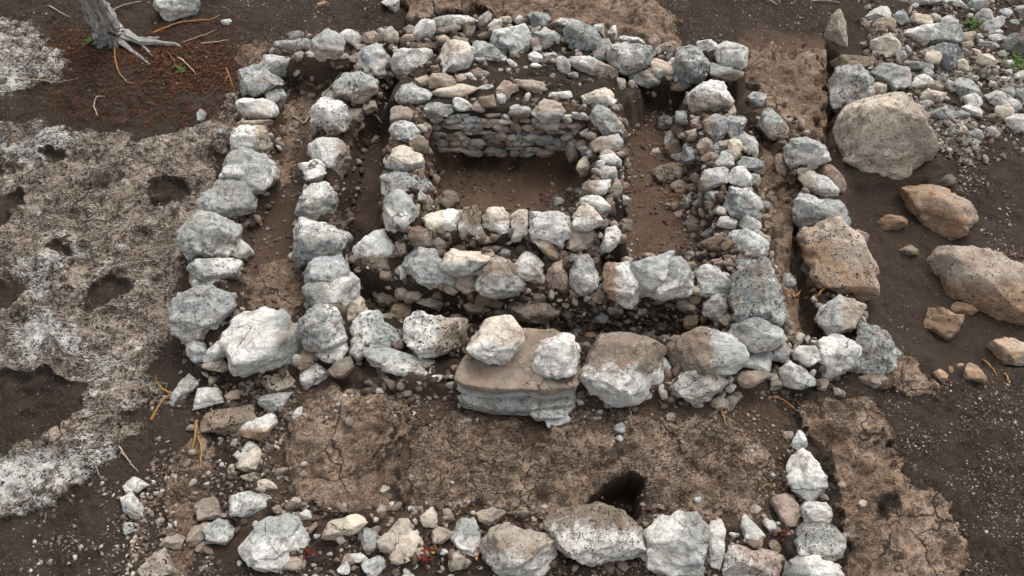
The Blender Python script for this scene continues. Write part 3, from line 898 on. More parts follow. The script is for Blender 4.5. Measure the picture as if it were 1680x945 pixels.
5|wgu*|350,380 380,330 450,310 530,340 545,440 480,480 380,530 350,480|the pitted white corner block
5|ctr*|365,690 400,560 440,490 560,455 660,460 720,490 790,580 830,700 790,790 690,840 580,830 450,855 400,800 370,740|the giant pale tan boulder
5|t|320,190 345,110 370,55 400,70 415,130 430,190 400,250 360,240|the upright pointed tan stone
5|b|355,290 400,260 500,270 540,310 450,310 370,330
5|wgu|530,330 590,300 700,310 720,370 640,430 550,390
5|c|530,420 560,390 610,410 590,450 550,450
5|w|720,370 790,350 840,390 760,425 710,410
5|wgr|720,170 760,140 860,110 950,115 960,190 860,205 750,215 705,190|the long white and grey slab
5|w|520,80 560,40 620,35 635,100 570,130 530,110
5|g|640,95 690,55 725,80 715,110 660,120
5|c|550,190 600,160 660,190 680,250 640,280 600,240 540,240
5|k|820,310 850,210 940,205 960,260 900,340|the dark grey block of the heap
5|k|715,310 760,290 830,300 820,335 730,330
5|g|920,390 970,370 1030,390 1060,460 1030,485 960,450
5|sgd|1080,440 1130,430 1200,480 1240,520 1160,530 1100,480
5|w|960,510 1010,495 1060,520 1050,545 980,540
5|c|770,450 820,420 890,440 880,480 790,485
5|w|1045,150 1060,120 1150,80 1160,110 1100,160 1060,180|the long white stone of the heap
5|w|1090,170 1150,160 1180,180 1130,200
5|k|1150,220 1190,165 1280,160 1280,250 1190,270
5|w|880,-10 970,-10 980,35 900,35
5|g|990,10 1100,-10 1090,40 1020,60
5|g|610,-10 870,-10 860,20 700,25 630,20
5|w|1180,560 1230,540 1290,560 1290,630 1200,610
5|s|690,240 710,215 730,240 715,270
5|g|780,250 830,220 840,260 800,280
5|w|1170,330 1200,325 1205,350 1175,355
5|c|1040,270 1090,255 1130,290 1100,320 1050,300
5|c|960,220 1000,195 1020,220 990,240
5|c|930,290 980,280 1000,320 960,335
5|s|1050,200 1120,195 1140,225 1070,235
@FD bare soil on the right
9|ot|720,310 750,270 800,238 870,250 930,280 1000,330 1035,380 1000,450 970,475 850,430 760,380|the orange tan boulder on bare soil
9|o|590,410 640,370 720,365 730,390 660,435 610,435
9|b|700,520 740,500 780,530 740,550
0|otu*|1535,462 1540,425 1556,410 1585,413 1610,412 1650,420 1680,440 1700,480 1700,540 1655,530 1600,505 1570,490 1530,475|the long knobbly tan boulder at the right edge|0|.82
9|o|815,850 840,785 900,790 940,820 980,820 950,890 900,925 830,900
9|o|925,780 960,755 1050,790 1020,815 950,805
20|otm|940,330 980,295 1100,290 1250,300 1300,350 1300,450 1200,510 1050,510 980,480 950,400
9|b|880,220 920,185 955,210 950,240 900,240
20|o|480,600 540,560 600,600 580,660 510,650
20|o|750,540 800,510 900,560 930,640 820,660 740,620
20|o|610,540 640,530 655,600 620,590
20|o|680,510 740,505 740,540 690,550
@BW loose front row
14|wod|645,155 700,100 780,70 840,80 840,130 790,205 740,200 660,185|the white stone with a rusty underside
14|w|655,260 690,215 740,235 700,260 670,290
14|c|635,340 660,300 740,250 765,300 750,380 700,385 650,370
14|w|605,290 630,265 650,290 640,320
14|t|650,400 740,380 760,410 690,430
14|b*|445,130 500,60 600,20 740,30 740,90 640,160 560,170 460,160|the wide flat brown stone
14|sgm|595,510 690,490 810,510 790,570 720,620 600,605|the flat grey patched stone
14|c|740,430 800,420 845,465 780,475
14|t|400,570 470,520 540,580 500,630 410,640
14|t|360,740 420,660 480,660 470,760 380,780
14|sgm|450,680 520,640 610,640 620,690 560,780 480,780
14|wgu|650,790 720,700 780,630 870,620 970,660 910,700 900,790 870,830 870,880 800,915 740,890 690,850|the large lobed white boulder
14|w|905,750 940,670 1020,700 1010,760 965,830 910,800
14|t|885,840 1005,850 1000,915 895,895
15|ctl|40,720 110,650 230,615 265,650 220,700 120,745|the lens shaped cream stone
14|w|960,620 1000,585 1040,600 1030,640
14|w|870,600 910,585 950,605 900,620
14|t|820,590 840,560 875,590 850,605
14|w|0,510 40,500 80,550 130,590 120,640 60,645 0,630|the white angular stone by the left path
14|w|15,450 70,410 110,440 140,460 90,500 50,490
14|s|10,665 50,655 65,690 30,720
14|t*|105,870 140,820 230,800 270,860 300,965 120,965|the rough tan stone at the bottom left
14|t|215,780 300,720 340,740 320,800
10|s|30,750 60,660 150,590 210,550 245,590 200,640 130,700 100,760 50,770|the long bone shaped grey stone
10|w|170,740 200,680 280,655 340,690 330,730 250,770 180,775
10|p|350,690 420,665 435,710 370,730
10|t*|555,630 600,590 700,575 740,620 700,680 600,680
10|s|545,730 560,690 730,680 730,740 680,780 580,785
10|w|735,800 790,765 790,820 740,830
15|tgu|240,760 260,690 320,720 325,790 280,830 240,810
15|w|180,840 240,820 270,860 210,870
15|c|335,740 420,650 470,640 515,690 450,730 445,780 400,830 340,790
15|c|405,830 460,740 530,700 575,760 540,810 500,885 420,880|the jigsaw cracked cream stone
15|c|565,680 570,630 625,575 650,610 650,680
15|t|630,720 660,680 730,700 710,765 640,755
15|wgu|735,700 790,640 860,650 900,700 900,790 840,835 770,780|the domed white and grey stone
15|t|870,590 950,575 1020,590 1010,680 940,680 890,650
0|wtu*|793,925 800,898 815,871 840,862 858,874 900,877 907,905 905,935 870,950 820,948|the boxy pale block of the front row
15|t|720,860 740,820 830,860 810,900 730,915
15|s|250,880 330,840 380,880 300,960
15|w|110,910 150,870 180,900 150,935
16|wbu*|70,640 130,590 260,570 340,560 480,650 570,730 575,790 540,870 400,885 240,870 130,800 80,740|the large brown backed white boulder
16|w|565,830 590,780 635,825 600,860
16|wgr|590,740 620,660 720,620 860,610 925,690 900,850 870,930 760,945 650,940 620,880|the broad white block of the front row
16|wgd|910,720 950,650 1020,650 1020,820 990,920 920,910|the narrow upright stone of the front row
16|w|1105,700 1160,620 1240,740 1210,790 1150,760
0|wpm*|1186,925 1200,900 1236,896 1265,905 1277,930 1275,955 1190,955
17|wgd|275,380 310,330 360,330 430,410 465,500 440,575 400,580 320,550 290,480|the tall leaning pale stone
17|w|300,300 345,235 370,290 360,320 320,320
17|p|200,600 220,560 290,545 335,630 300,715 240,680
17|w|345,620 370,580 440,590 490,660 430,690 350,680
17|gwd*|305,740 340,690 480,680 550,740 550,830 500,865 420,850 320,810|the round speckled grey stone of the front row
17|wgl|245,910 300,860 380,830 400,880 540,900 550,970 250,970
17|p|255,240 300,235 305,280 265,285
17|s|155,680 185,660 220,700 210,740 170,735
17|b|185,770 230,770 250,830 210,830
@FL ground at the back left
1|wgm|770,30 780,-20 970,-20 980,80 940,110 880,115 810,100|the pale boulder near the dead trunk
1|s|970,560 995,540 1015,560 1000,595 975,590
1|w|1090,100 1130,95 1145,120 1100,128
2|o|550,30 600,5 625,25 600,50
3|w*|30,10 80,-10 140,-10 130,90 90,70
"""
ITEMS = []
cur = None
for ln in DATA.strip().splitlines():
    if ln[0] == '@':
        cur = (ln[1:3], ln[4:]); continue
    f = ln.split('|')
    ox, oy, sc = CROP[int(f[0])]
    P = pts(f[2])/sc+np.array([ox, oy])
    ITEMS.append(dict(w=cur[0], wp=cur[1], tone=f[1], P=P, mark=f[3] if len(f) > 3 else None, ex=float(f[4]) if len(f) > 4 else 0., th=float(f[5]) if len(f) > 5 else .85))

for it in ITEMS:
    t = it['tone']
    if len(t.replace('*', '')) == 2: t = t+'m'
    if t[2:3] == 'o': t = t[:2]+'m'+t[3:]
    it['tone'] = t
    mx = np.ptp(it['P'], axis=0).max()
    lv = 5 if mx > 42 else (4 if mx > 16 else 3)
    nm = 'boulder' if mx > 78 else ('stone' if mx > 26 else 'small_stone')
    if it['mark'] and 'sitting on' in it['mark']:
        pc = it['P'].mean(0); q = at(pc[0], pc[1], .27+.10); it['pos'] = q
    o, c, small, big = place_rock(nm, it['P'], t, extra=it['ex'], thick_k=it['th'], lv=lv, pos=it.get('pos'))
    if it['mark'] == 'the honeycombed white block': o['pits'] = 1.1; o['grain'] = 1.
    it.update(o=o, c=c, small=small, big=big)

def slab(name, P, ztop, thick, tone, seed, shift, label, group, nz=9):
    # layered flat slab: outline of its top at its real height, bedded sides below
    r = np.random.default_rng(seed)
    W = worldpts(pts(P), ztop); c = W.mean(0)
    n = 96; seg = np.hypot(*(np.roll(W, -1, 0)-W).T); cum = np.concatenate([[0], np.cumsum(seg)])
    u = np.linspace(0, cum[-1], n, endpoint=False)
    L = np.stack([np.interp(u, cum, np.append(W[:, k], W[0, k])) for k in (0, 1)], -1)-c
    for _ in range(2): L = (np.roll(L, 1, 0)+2*L+np.roll(L, -1, 0))/4
    V = []; F = []
    rings = [(f, 0.) for f in (.06, .18, .3, .42, .54, .66, .78, .88, .95)]+[(.985+.015*(k == 0), -thick*k/nz) for k in range(1, nz*3)][:0]
    m = nz*3
    lay = r.uniform(-.05, .035, nz)
    rings += [(1.0+(lay[min(k//3, nz-1)]*(1 if k > 1 else 0)) - .01*(k % 3 == 0) - .02*k/m, -thick*(k+.4)/m) for k in range(m)]
    for f, z in rings:
        X = L*f
        zz = z+.03*fbm((X[:, 0]+c[0])*5, (X[:, 1]+c[1])*5, X[:, 0]*0+seed, 3, 3)*(1 if z == 0 else .5)+.004*fbm((X[:, 0]+c[0])*30, (X[:, 1]+c[1])*30, X[:, 0]*0, 2, 9)
        rad = 1+.05*fbm(X[:, 0]*6, X[:, 1]*6, X[:, 0]*0+z*14, 3, seed)+.012*fbm(X[:, 0]*25, X[:, 1]*25, X[:, 0]*0+z*60, 2, seed+1)
        V.append(np.stack([X[:, 0]*rad, X[:, 1]*rad, zz], -1))
    V = np.concatenate(V+[np.array([[0, 0, 0]])]); k = len(rings); cc = len(V)-1
    for i in range(k-1):
        for j in range(n): F.append((i*n+j, (i+1)*n+j, (i+1)*n+(j+1) % n, i*n+(j+1) % n))
    for j in range(n): F.append((cc, j, (j+1) % n))
    me = bpy.data.meshes.new(name); me.from_pydata([tuple(v) for v in V], [], F); me.update()
    bm = bmesh.new(); bm.from_mesh(me); bmesh.ops.recalc_face_normals(bm, faces=bm.faces); bm.to_mesh(me); bm.free()
    for p_ in me.polygons: p_.use_smooth = True
    me.materials.append(M['stone'])
    o = bpy.data.objects.new(name, me); COL.objects.link(o); o.location = (c[0], c[1], ztop)
    set_tone(o, tone, .2, seed); o['tone_dir'] = [0., 0., -1.]; o['tone_size'] = thick*.35; o['tone_shift'] = shift
    tag(o, label, 'stone slab', group)
    return o
SG = 'stones of the wide front wall'
slab('stone_slab', "742,622 758,582 800,556 862,537 906,536 944,562 950,600 946,634 900,642 860,636 800,640 762,634", .27, .20, 'bg', 5, .7, 'broad brown topped slab carrying two pale boulders in the wide front wall', SG)
slab('stone_slab', "752,645 800,648 880,650 945,642 940,662 880,672 800,668 760,660", .13, .10, 'g', 8, 0., 'pale grey layered slab under the front edge of the broad brown topped slab', SG, 4)
slab('stone_slab', "862,668 930,655 945,662 925,684 880,688", .10, .05, 'gs', 9, 0., 'thin grey slab stepping out below the layered slab', SG, 3)
slab('stone_slab', "893,686 930,678 936,692 900,700", .08, .035, 'sg', 10, 0., 'lowest and smallest thin pale slab at the foot of the wide front wall', SG, 3)

def look(it):
    t = it['tone'].replace('*', ''); s = it['big']*2
    size = 'huge' if s > 120 else 'large' if s > 85 else 'medium' if s > 45 else 'small' if s > 22 else 'tiny'
    h = np.ptp(it['P'], axis=0); r = h[0]/max(h[1], 1)
    shape = 'long low' if r > 1.9 else 'wide' if r > 1.35 else 'upright' if r < .6 else 'tall' if r < .8 else 'chunky'
    c = CNAME[t[0]]
    ex = ''
    if len(t) > 2 and t[2] in 'udlr':
        ex = {'u': ' with %s top', 'd': ' with %s lower face', 'l': ' with %s left side', 'r': ' with %s right side'}[t[2]] % CNAME[t[1]]
    elif '*' in it['tone']: c = 'pitted '+c
    return f"{size} {shape} {c} stone{ex}"
marks = [it for it in ITEMS if it['mark']]
def rel(c, m):
    d = c-m; a = math.degrees(math.atan2(-d[1], d[0]))
    for lo, hi, w in ((-22, 22, 'right of'), (22, 68, 'behind right of'), (68, 112, 'behind'), (112, 158, 'behind left of'), (-68, -22, 'front right of'), (-112, -68, 'in front of'), (-158, -112, 'front left of')):
        if lo <= a < hi: return w
    return 'left of'
seen = {}
ORD = ['nearest', 'second', 'third', 'fourth', 'fifth', 'sixth', 'seventh', 'eighth']
for it in ITEMS:
    if it['mark']:
        lab = it['mark'].replace('the ', '', 1)
        rest = it['wp']
        if len(lab.split()) < 7 and rest.split()[-1] not in lab: lab += ', in the '+rest if it['w'] != 'FD' else ', on the '+rest
        it['lab'] = lab
    else:
        cand = sorted(marks, key=lambda m: np.hypot(*(m['c']-it['c'])))
        best = None
        L0 = look(it); L1 = ' '.join(L0.split(' with ')[:1]); L2 = ' '.join(L1.split()[:1]+L1.split()[-2:])
        for lk in (L0, L1, L2):
            for m in cand[:4]:
                key = f"{lk} {rel(it['c'], m['c'])} {m['mark']}"
                if len(key.split()) > 16: continue
                if key not in seen: best = key; break
            if best: break
        if best is None: best = f"{L0} {rel(it['c'], cand[5]['c'])} {cand[5]['mark']}"
        it['lab'] = best
    seen[it['lab']] = seen.get(it['lab'], 0)+1
    tag(it['o'], ' '.join(it['lab'].split()[:20]), 'boulder' if it['o'].name.startswith('boulder') else 'stone', 'stones of the '+it['wp'] if it['w'] not in ('FD', 'FL') else 'stones on the '+it['wp'])
dups = [k for k, v in seen.items() if v > 1]
long_ = [k for k in seen if len(k.split()) > 16]
print('STONES', len(ITEMS), 'dup labels', dups, 'too long', len(long_), long_[:50])

# ------------------------------------------------------------------ small packing stones, each its own object
ALLP = [it['P'] for it in ITEMS]+[pts('742,622 758,582 800,556 862,537 906,536 944,562 950,600 946,660 900,672 760,660')]
def covered(px, py):
    for P in ALLP:
        if P[:, 0].min() < px < P[:, 0].max() and P[:, 1].min() < py < P[:, 1].max() and inside(P, np.array(px), np.array(py)): return True
    return False
RPOLY = []
def blob(px, py, rx, ry, r):
    n = r.integers(6, 9); a0 = r.uniform(0, 6.28)
    a = a0+np.arange(n)*6.283/n+r.uniform(-.25, .25, n)
    k = r.uniform(.78, 1.12, n)
    return np.stack([px+np.cos(a)*rx*k, py+np.sin(a)*ry*k], -1)
def rubble(px, py, rx, ry, tone, label, group, lift=.3, nm='rubble_stone'):
    P = blob(px, py, rx, ry, rng)
    o, c, s, b = place_rock(nm, P, tone, lift_k=lift, lv=3, seed=int(rng.integers(1e6)), thick_k=.9)
    tag(o, label, 'stone', group)
    RPOLY.append((px, py, max(rx, ry)))
FACE = pts("703,188 945,190 942,225 925,250 860,262 715,248")
cnt = 0
y = 190.
while y < 262:
    hgt = rng.uniform(3.8, 8.0)
    x = 700+rng.uniform(0, 12)
    while x < 945:
        w = rng.uniform(6, 19)
        px, py = x+w, y+rng.uniform(-3, 3)
        if inside(FACE, np.array(px), np.array(py)) and not covered(px, py) and cnt < 130:
            rubble(px, py, w*1.12, hgt*rng.uniform(1.0, 1.5), rng.choice(['t', 'b', 's', 'p', 's', 'ts', 't', 'g', 'c', 'c']) if True else 't', 'small flat stone laid in courses on the inner back wall face', 'coursed stones of the inner back wall face', .25, 'facing_stone')
            cnt += 1
        x += 2*w*.93
    y += hgt*1.5
# gaps in the walls
def fill(key, n, spread, smin, smax, tones, label, group, off=(0, 0)):
    wp, h, hw, ph = WALLW[key]
    seg = np.hypot(*np.diff(wp, axis=0).T); cum = np.concatenate([[0], np.cumsum(seg)])
    made = tries = 0
    while made < n and tries < n*40:
        tries += 1
        u = rng.uniform(0, cum[-1]); i = min(int(np.searchsorted(cum, u)-1), len(seg)-1); i = max(i, 0)
        f = (u-cum[i])/seg[i]
        p = wp[i]*(1-f)+wp[i+1]*f+rng.normal(0, spread, 2)+np.array(off)
        z = float(G(p[0], p[1]))
        px, py = proj(np.array([p[0], p[1], z]))
        if covered(px, py) or not (-5 < px < 1685 and -5 < py < 950): continue
        s = rng.uniform(smin, smax)
        if any((px-a)**2+(py-b)**2 < (.75*(s+c))**2 for a, b, c in RPOLY): continue
        rubble(px, py, s*rng.uniform(.9, 1.3), s*rng.uniform(.65, 1.), str(rng.choice(tones)), label, group)
        made += 1
    return made
TB = ['t', 'b', 's', 't', 'g', 'w', 'p', 's']
fill('LT', 44, .17, 6, 14, ['b', 'b', 't', 'g', 'k', 'b'], 'small dark packing stone under the lower tier of the inner front wall', 'packing stones of the lower tier', (0, -.10))
fill('OB', 34, .14, 5, 13, TB, 'small packing stone between the boulders of the outer back wall', 'packing stones of the outer back wall', (0, -.05))
fill('RR', 62, .12, 6, 15, TB, 'small packing stone in the tumbled core of the long right wall', 'packing stones of the long right wall', (-.06, 0))
fill('FW', 24, .15, 5, 10, TB, 'small packing stone at the foot of the wide front wall', 'packing stones of the wide front wall', (0, -.08))
fill('BW', 44, .17, 4, 10, ['t', 'b', 'c', 's', 't', 'w'], 'small loose stone scattered along the loose front row', 'loose stones of the front row')
fill('ML', 9, .12, 4, 9, TB, 'small packing stone beside the second left wall', 'packing stones of the second left wall')
fill('OL', 9, .12, 4, 9, TB, 'small packing stone beside the outer left wall', 'packing stones of the outer left wall')
fill('IR', 16, .10, 5, 11, TB, 'small packing stone in the inner right wall', 'packing stones of the inner right wall')
fill('IF', 8, .09, 4, 9, ['b', 't', 'p'], 'small packing stone in the inner front wall', 'packing stones of the inner front wall')
WALLW['TR'] = (worldpts(pts("1450,60 1520,40 1600,30 1660,20 1670,150 1600,120 1540,100 1480,90 1500,130 1560,180 1650,190"), 0.03), 0, 0, '')
fill('TR', 46, .17, 6, 17, ['w', 's', 'c', 'g', 't', 'w', 's'], 'small pale stone lying in the top right rubble heap', 'loose stones of the top right heap')
print('RUBBLE', len(RPOLY))

# ------------------------------------------------------------------ gravel: countless, one object
def gravel(name, zones, lab, seedv):
    r = np.random.default_rng(seedv)
    D1, F1 = ICO[1]
    VV, FF = [], []; n0 = 0
    for P, n, smin, smax in zones:
        P = pts(P); lo, hi = P.min(0), P.max(0); k = 0; tr = 0
        while k < n and tr < n*20:
            tr += 1
            px, py = r.uniform(lo, hi)
            if not inside(P, np.array(px), np.array(py)): continue
            # clustered
            if vnoise(np.array(px/38.), np.array(py/30.), np.array(0.), 3)*.5+.5 < r.uniform(.15, .8): continue
            q = at(px, py, 0.); q = at(px, py, float(G(q[0], q[1])))
            z = float(G(q[0], q[1]))
            s = (smin+(smax-smin)*r.random()**2.6)*5.5/FPX
            A = r.normal(size=(3, 3)); Q, _ = np.linalg.qr(A)
            V = D1*(1+r.uniform(-.38, .3, (len(D1), 1)))*np.array([1.2, .95, .65])*s
            V = V@Q.T*np.array([1, 1, .8])
            VV.append(V+np.array([q[0], q[1], z+s*.15])); FF.append(F1+n0); n0 += len(D1); k += 1
    o = mesh_obj(name, np.concatenate(VV), np.concatenate(FF), M['peb'], smooth=False)
    tag(o, lab, name, None, 'stuff')
gravel('gravel', [
 ("230,620 500,620 480,700 380,850 360,960 200,960 260,700", 1300, 1.2, 6), ("380,640 760,640 700,690 470,690 430,850 380,860", 600, 1.2, 6),
 ("450,820 1300,830 1300,950 450,950", 1500, 1.2, 6), ("170,760 250,760 240,950 30,950 60,860", 500, 1, 5),
 ("1150,640 1320,640 1320,830 1260,830", 600, 1, 4.5), ("1430,620 1690,620 1690,950 1580,950", 800, .8, 3.4),
 ("1410,0 1690,0 1690,260 1560,280 1420,150", 2000, 1.5, 7), ("1540,230 1640,290 1690,440 1640,430 1560,300", 450, 1, 4),
 ("1060,0 1400,0 1360,75 1140,70", 500, .8, 3), ("350,0 660,0 640,50 440,70", 400, .8, 3.2), ("400,60 1200,60 1200,150 640,170", 500, 1.5, 5),
 ("570,440 1190,470 1150,540 620,540", 800, 1.5, 6), ("1040,180 1250,180 1260,440 1100,430", 500, 1.5, 5.5), ("380,160 640,160 600,560 330,540", 600, 1, 5),
 ("0,0 400,0 400,150 0,220", 400, .8, 3), ("1380,290 1690,400 1690,640 1420,620", 250, .6, 2), ("600,640 1250,640 1250,720 650,700", 500, 1, 4), ("700,250 950,250 955,365 700,365", 500, 1, 5), ("1020,190 1130,190 1190,440 1030,440", 450, 1, 5.5), ("590,470 1190,490 1150,560 620,540", 700, 1.5, 8), ("390,180 500,120 500,560 390,560", 350, 1, 5)],
 'pale and brown gravel scattered over the dark soil', 4)

def rubble_fill():
    r = np.random.default_rng(77)
    D1, F1 = ICO[2]
    VV, FF = [], []; n0 = 0
    for key, n in (('OL', 420), ('CL', 80), ('ML', 420), ('IL', 200), ('IF', 160), ('IR', 200), ('OB', 420), ('RR', 680), ('LT', 380), ('FW', 480), ('FR', 260), ('BW', 200)):
        wp, h, hw, ph = WALLW[key]
        seg = np.hypot(*np.diff(wp, axis=0).T); cum = np.concatenate([[0], np.cumsum(seg)])
        for _ in range(n):
            u = r.uniform(0, cum[-1]); i = max(min(int(np.searchsorted(cum, u)-1), len(seg)-1), 0)
            f = (u-cum[i])/seg[i]; a, b = wp[i], wp[i+1]; t = (b-a)/seg[i]; nn = np.array([-t[1], t[0]])
            p = a*(1-f)+b*f+nn*r.choice([-1, 1])*r.uniform(.2, 1.)*(hw+.09)
            z = float(G(p[0], p[1]))
            s = (3.2+6.5*r.random()**2)*5.8/FPX
            A = r.normal(size=(3, 3)); Q, _ = np.linalg.qr(A)
            V = D1.copy()
            for _k in range(7):
                v = r.normal(size=3); v /= np.linalg.norm(v); ex = np.clip(V@v-r.uniform(.42, .7), 0, None); V = V-np.outer(ex, v)
            V = V*np.array([1.35, 1., .75])*s*1.25
            V = V@Q.T
            VV.append(V+np.array([p[0], p[1], z+s*.1])); FF.append(F1+n0); n0 += len(D1)
    for P, n in (("1405,0 1690,0 1690,260 1600,270 1500,190 1420,150", 420), ("290,600 480,600 470,700 380,860 330,960 300,700", 110), ("650,100 1000,110 1000,180 700,170", 60), ("1100,190 1200,200 1210,440 1150,440 1100,300", 160)):
        P = pts(P); lo, hi = P.min(0), P.max(0); k = 0
        while k < n:
            px, py = r.uniform(lo, hi)
            if not inside(P, np.array(px), np.array(py)): continue
            k += 1
            p = hit(px, py); s = (3.+6.*r.random()**2)*5.8/FPX
            A = r.normal(size=(3, 3)); Q, _ = np.linalg.qr(A); V = D1.copy()
            for _k in range(7):
                v = r.normal(size=3); v /= np.linalg.norm(v); ex = np.clip(V@v-r.uniform(.42, .7), 0, None); V = V-np.outer(ex, v)
            V = (V*np.array([1.35, 1., .75])*s*1.1)@Q.T
            VV.append(V+np.array([p[0], p[1], p[2]+s*.1])); FF.append(F1+n0); n0 += len(D1)
    o = mesh_obj('rubble', np.concatenate(VV), np.concatenate(FF), M['peb'], smooth=False)
    tag(o, 'small broken stones filling the cores and feet of all the walls', 'rubble', None, 'stuff')
rubble_fill()
grains = [("-100,-60 1780,-60 1780,1000 -100,1000", 14000, .5, 1.8), ("1430,620 1690,620 1690,950 1580,950", 2200, .5, 1.5), ("230,620 520,620 480,960 200,960", 1800, .6, 2.4), ("400,0 640,0 600,70 420,70", 600, .6, 2.), ("1060,0 1400,0 1370,75 1140,75", 800, .6, 2.)]
gravel('grit', grains, 'fine pale and dark grit strewn over soil and rock', 14)

# ------------------------------------------------------------------ roots, twigs, trunk, leaves
def tube(P, R, seg=7, uvs=False, seed=0, rough=.0):
    P = np.asarray(P, float); n = len(P)
    R = np.asarray(R, float)*np.ones(n)
    T = np.gradient(P, axis=0); T /= np.linalg.norm(T, axis=1, keepdims=True)+1e-9
    V = []; up = np.array([.3, .2, .93])
    r = np.random.default_rng(seed)
    ang = np.arange(seg)*2*math.pi/seg
    fl = 1+rough*r.uniform(-1, 1, seg)
    for i in range(n):
        a = np.cross(T[i], up); a /= np.linalg.norm(a)+1e-9; b = np.cross(T[i], a)
        V.append(P[i]+R[i]*(np.outer(np.cos(ang)*fl, a)+np.outer(np.sin(ang)*fl, b)))
    V = np.concatenate(V+[P[:1], P[-1:]])
    F = []
    for i in range(n-1):
        for k in range(seg):
            F.append((i*seg+k, i*seg+(k+1) % seg, (i+1)*seg+(k+1) % seg, (i+1)*seg+k))
    c0, c1 = n*seg, n*seg+1
    for k in range(seg):
        F.append((c0, (k+1) % seg, k, k)); F.append((c1, (n-1)*seg+k, (n-1)*seg+(k+1) % seg, (n-1)*seg+(k+1) % seg))
    return V, F
def mesh_any(name, V, F, mat, parent=None):
    me = bpy.data.meshes.new(name)
    me.from_pydata([tuple(v) for v in V], [], [tuple(dict.fromkeys(f)) for f in F]); me.update()
    for p in me.polygons: p.use_smooth = True
    me.materials.append(mat)
    o = bpy.data.objects.new(name, me); COL.objects.link(o)
    if parent: o.parent = parent
    return o
def dense(Q, n=6):
    Q = np.asarray(Q, float); t = np.arange(len(Q)); tt = np.linspace(0, len(Q)-1, (len(Q)-1)*n+1)
    # smooth (Catmull-like through cosine of neighbours)
    out = np.stack([np.interp(tt, t, Q[:, k]) for k in range(Q.shape[1])], -1)
    for _ in range(2): out[1:-1] = (out[:-2]+2*out[1:-1]+out[2:])/4
    return out
def twig(s, rpx, mat, label, cat='twig', name='twig', arch=.02, group=None, branches=()):
    def mk(s, rpx, sd_):
        Q = pts(s); W = []
        for i, (a, b) in enumerate(Q):
            h = hit(a, b, .006); W.append(h+np.array([0, 0, 0]))
        W = dense(W, 6)
        r = np.random.default_rng(sd_)
        W += r.normal(0, .002, W.shape)
        n = len(W); W[:, 2] += arch*np.sin(np.linspace(0, math.pi, n))
        rad = rpx*5.8/FPX*np.linspace(1, .45, n)
        return tube(W, rad, 7, seed=sd_, rough=.15)
    V, F = mk(s, rpx, len(s))
    for bs, br in branches:
        V2, F2 = mk(bs, br, len(bs)+3); F = F+[tuple(q+len(V) for q in f) for f in F2]; V = np.concatenate([V, V2])
    o = mesh_any(name, V, F, mat); tag(o, label, cat, group); return o
twig("248,690 262,668 280,645", 2.4, M['root'], 'forked ochre twig lying beside the bone shaped grey stone', branches=[("280,646 268,640 256,626", 2.0)])
twig("323,690 322,720 315,752", 2.4, M['root'], 'forked orange root standing up at the left of the front court', branches=[("324,716 333,735 328,770", 2.0)])
twig("1260,652 1280,655 1310,676", 1.5, M['root'], 'straight straw coloured stick on the black soil behind the tall leaning stone')
twig("1180,668 1186,684 1190,698", 1.8, M['root'], 'short ochre stick below the wide front wall')
twig("1080,655 1086,668 1092,664", 1.5, M['root'], 'short amber stick beside the huge banded oval boulder')
twig("1035,690 1033,672 1038,665", 1.3, M['pale'], 'thin pale hooked stick in front of the huge banded oval boulder')
twig("1302,478 1300,490 1308,486 1315,475", 2.2, M['root'], 'short curled brown root deep in the right trench')
twig("1320,490 1340,488 1350,475 1352,460", 2.6, M['root'], 'thick curled brown root under the huge orange tan slab')
twig("1245,805 1258,795 1272,803", 1.3, M['root'], 'thin arched straw at the right edge of the front court')
twig("912,205 925,214 935,228", 1.6, M['root'], 'orange root sticking out over the inner back wall', arch=.05)
twig("1098,328 1112,334 1136,338", 1.4, M['root'], 'upper pale straw lying in the right corridor')
twig("1096,322 1110,320 1120,326", 1.2, M['root'], 'lower pale straw lying in the right corridor')
twig("613,188 620,195 627,203", 1.8, M['pale'], 'short pale stick in the gap left of the inner left wall')
twig("195,732 205,745 215,760 228,775", 1.4, M['pale'], 'thin dry stem beside the left outcrop', branches=[("198,742 208,752", 1.0)])
twig("157,765 163,775 166,785", 1.2, M['pale'], 'short straw on the left outcrop edge')
twig("187,70 190,100 195,120 210,138 222,136", 1.9, M['root'], 'kinked ochre root hanging down in front of the dead trunk')
twig("160,190 155,175 160,160 172,158", 1.5, M['pale'], 'curled pale root on the dark litter below the dead trunk')
twig("180,22 200,12 232,2", 2.2, M['pale'], 'weathered grey branch behind the dead trunk')
twig("250,55 290,40 330,36 345,35 360,25", 2.4, M['root'], 'reddish root running towards the pale boulder')
twig("300,70 330,62 355,50", 1.5, M['pale'], 'thin pale root right of the dead trunk')
twig("330,72 350,72 376,66", 2.2, M['pale'], 'knobbly pale root at the edge of the litter')
twig("292,95 305,105 322,122", 2.6, M['pale'], 'thick grey stick standing in the red litter')
twig("275,85 290,110 300,125", 2.2, M['litter'], 'dark red stick leaning in the litter')
twig("25,130 60,133 95,138 130,128", 1.5, M['pale'], 'long thin stick on the dark soil at the left edge')
twig("80,10 95,20 113,28", 1.8, M['pale'], 'short dead branch at the back left edge')
twig("1246,-4 1262,4 1275,8", 2.2, M['pale'], 'straw coloured branch end at the top edge behind the back right corner')
twig("1330,2 1355,3 1378,5", 2.0, M['pale'], 'bleached stick lying behind the upright pointed stone')
twig("370,110 378,130 385,148", 1.6, M['root'], 'ochre rootlet beside the outer left wall', branches=[("375,125 368,140", 1.2)])
twig("480,190 500,205 510,190 560,118", 2.2, M['pale'], 'long pale root crossing the back left corridor', name='root', cat='root')
twig("1612,590 1625,605 1635,617", 1.8, M['root'], 'left straw splinter under the brown boulder at the right edge')
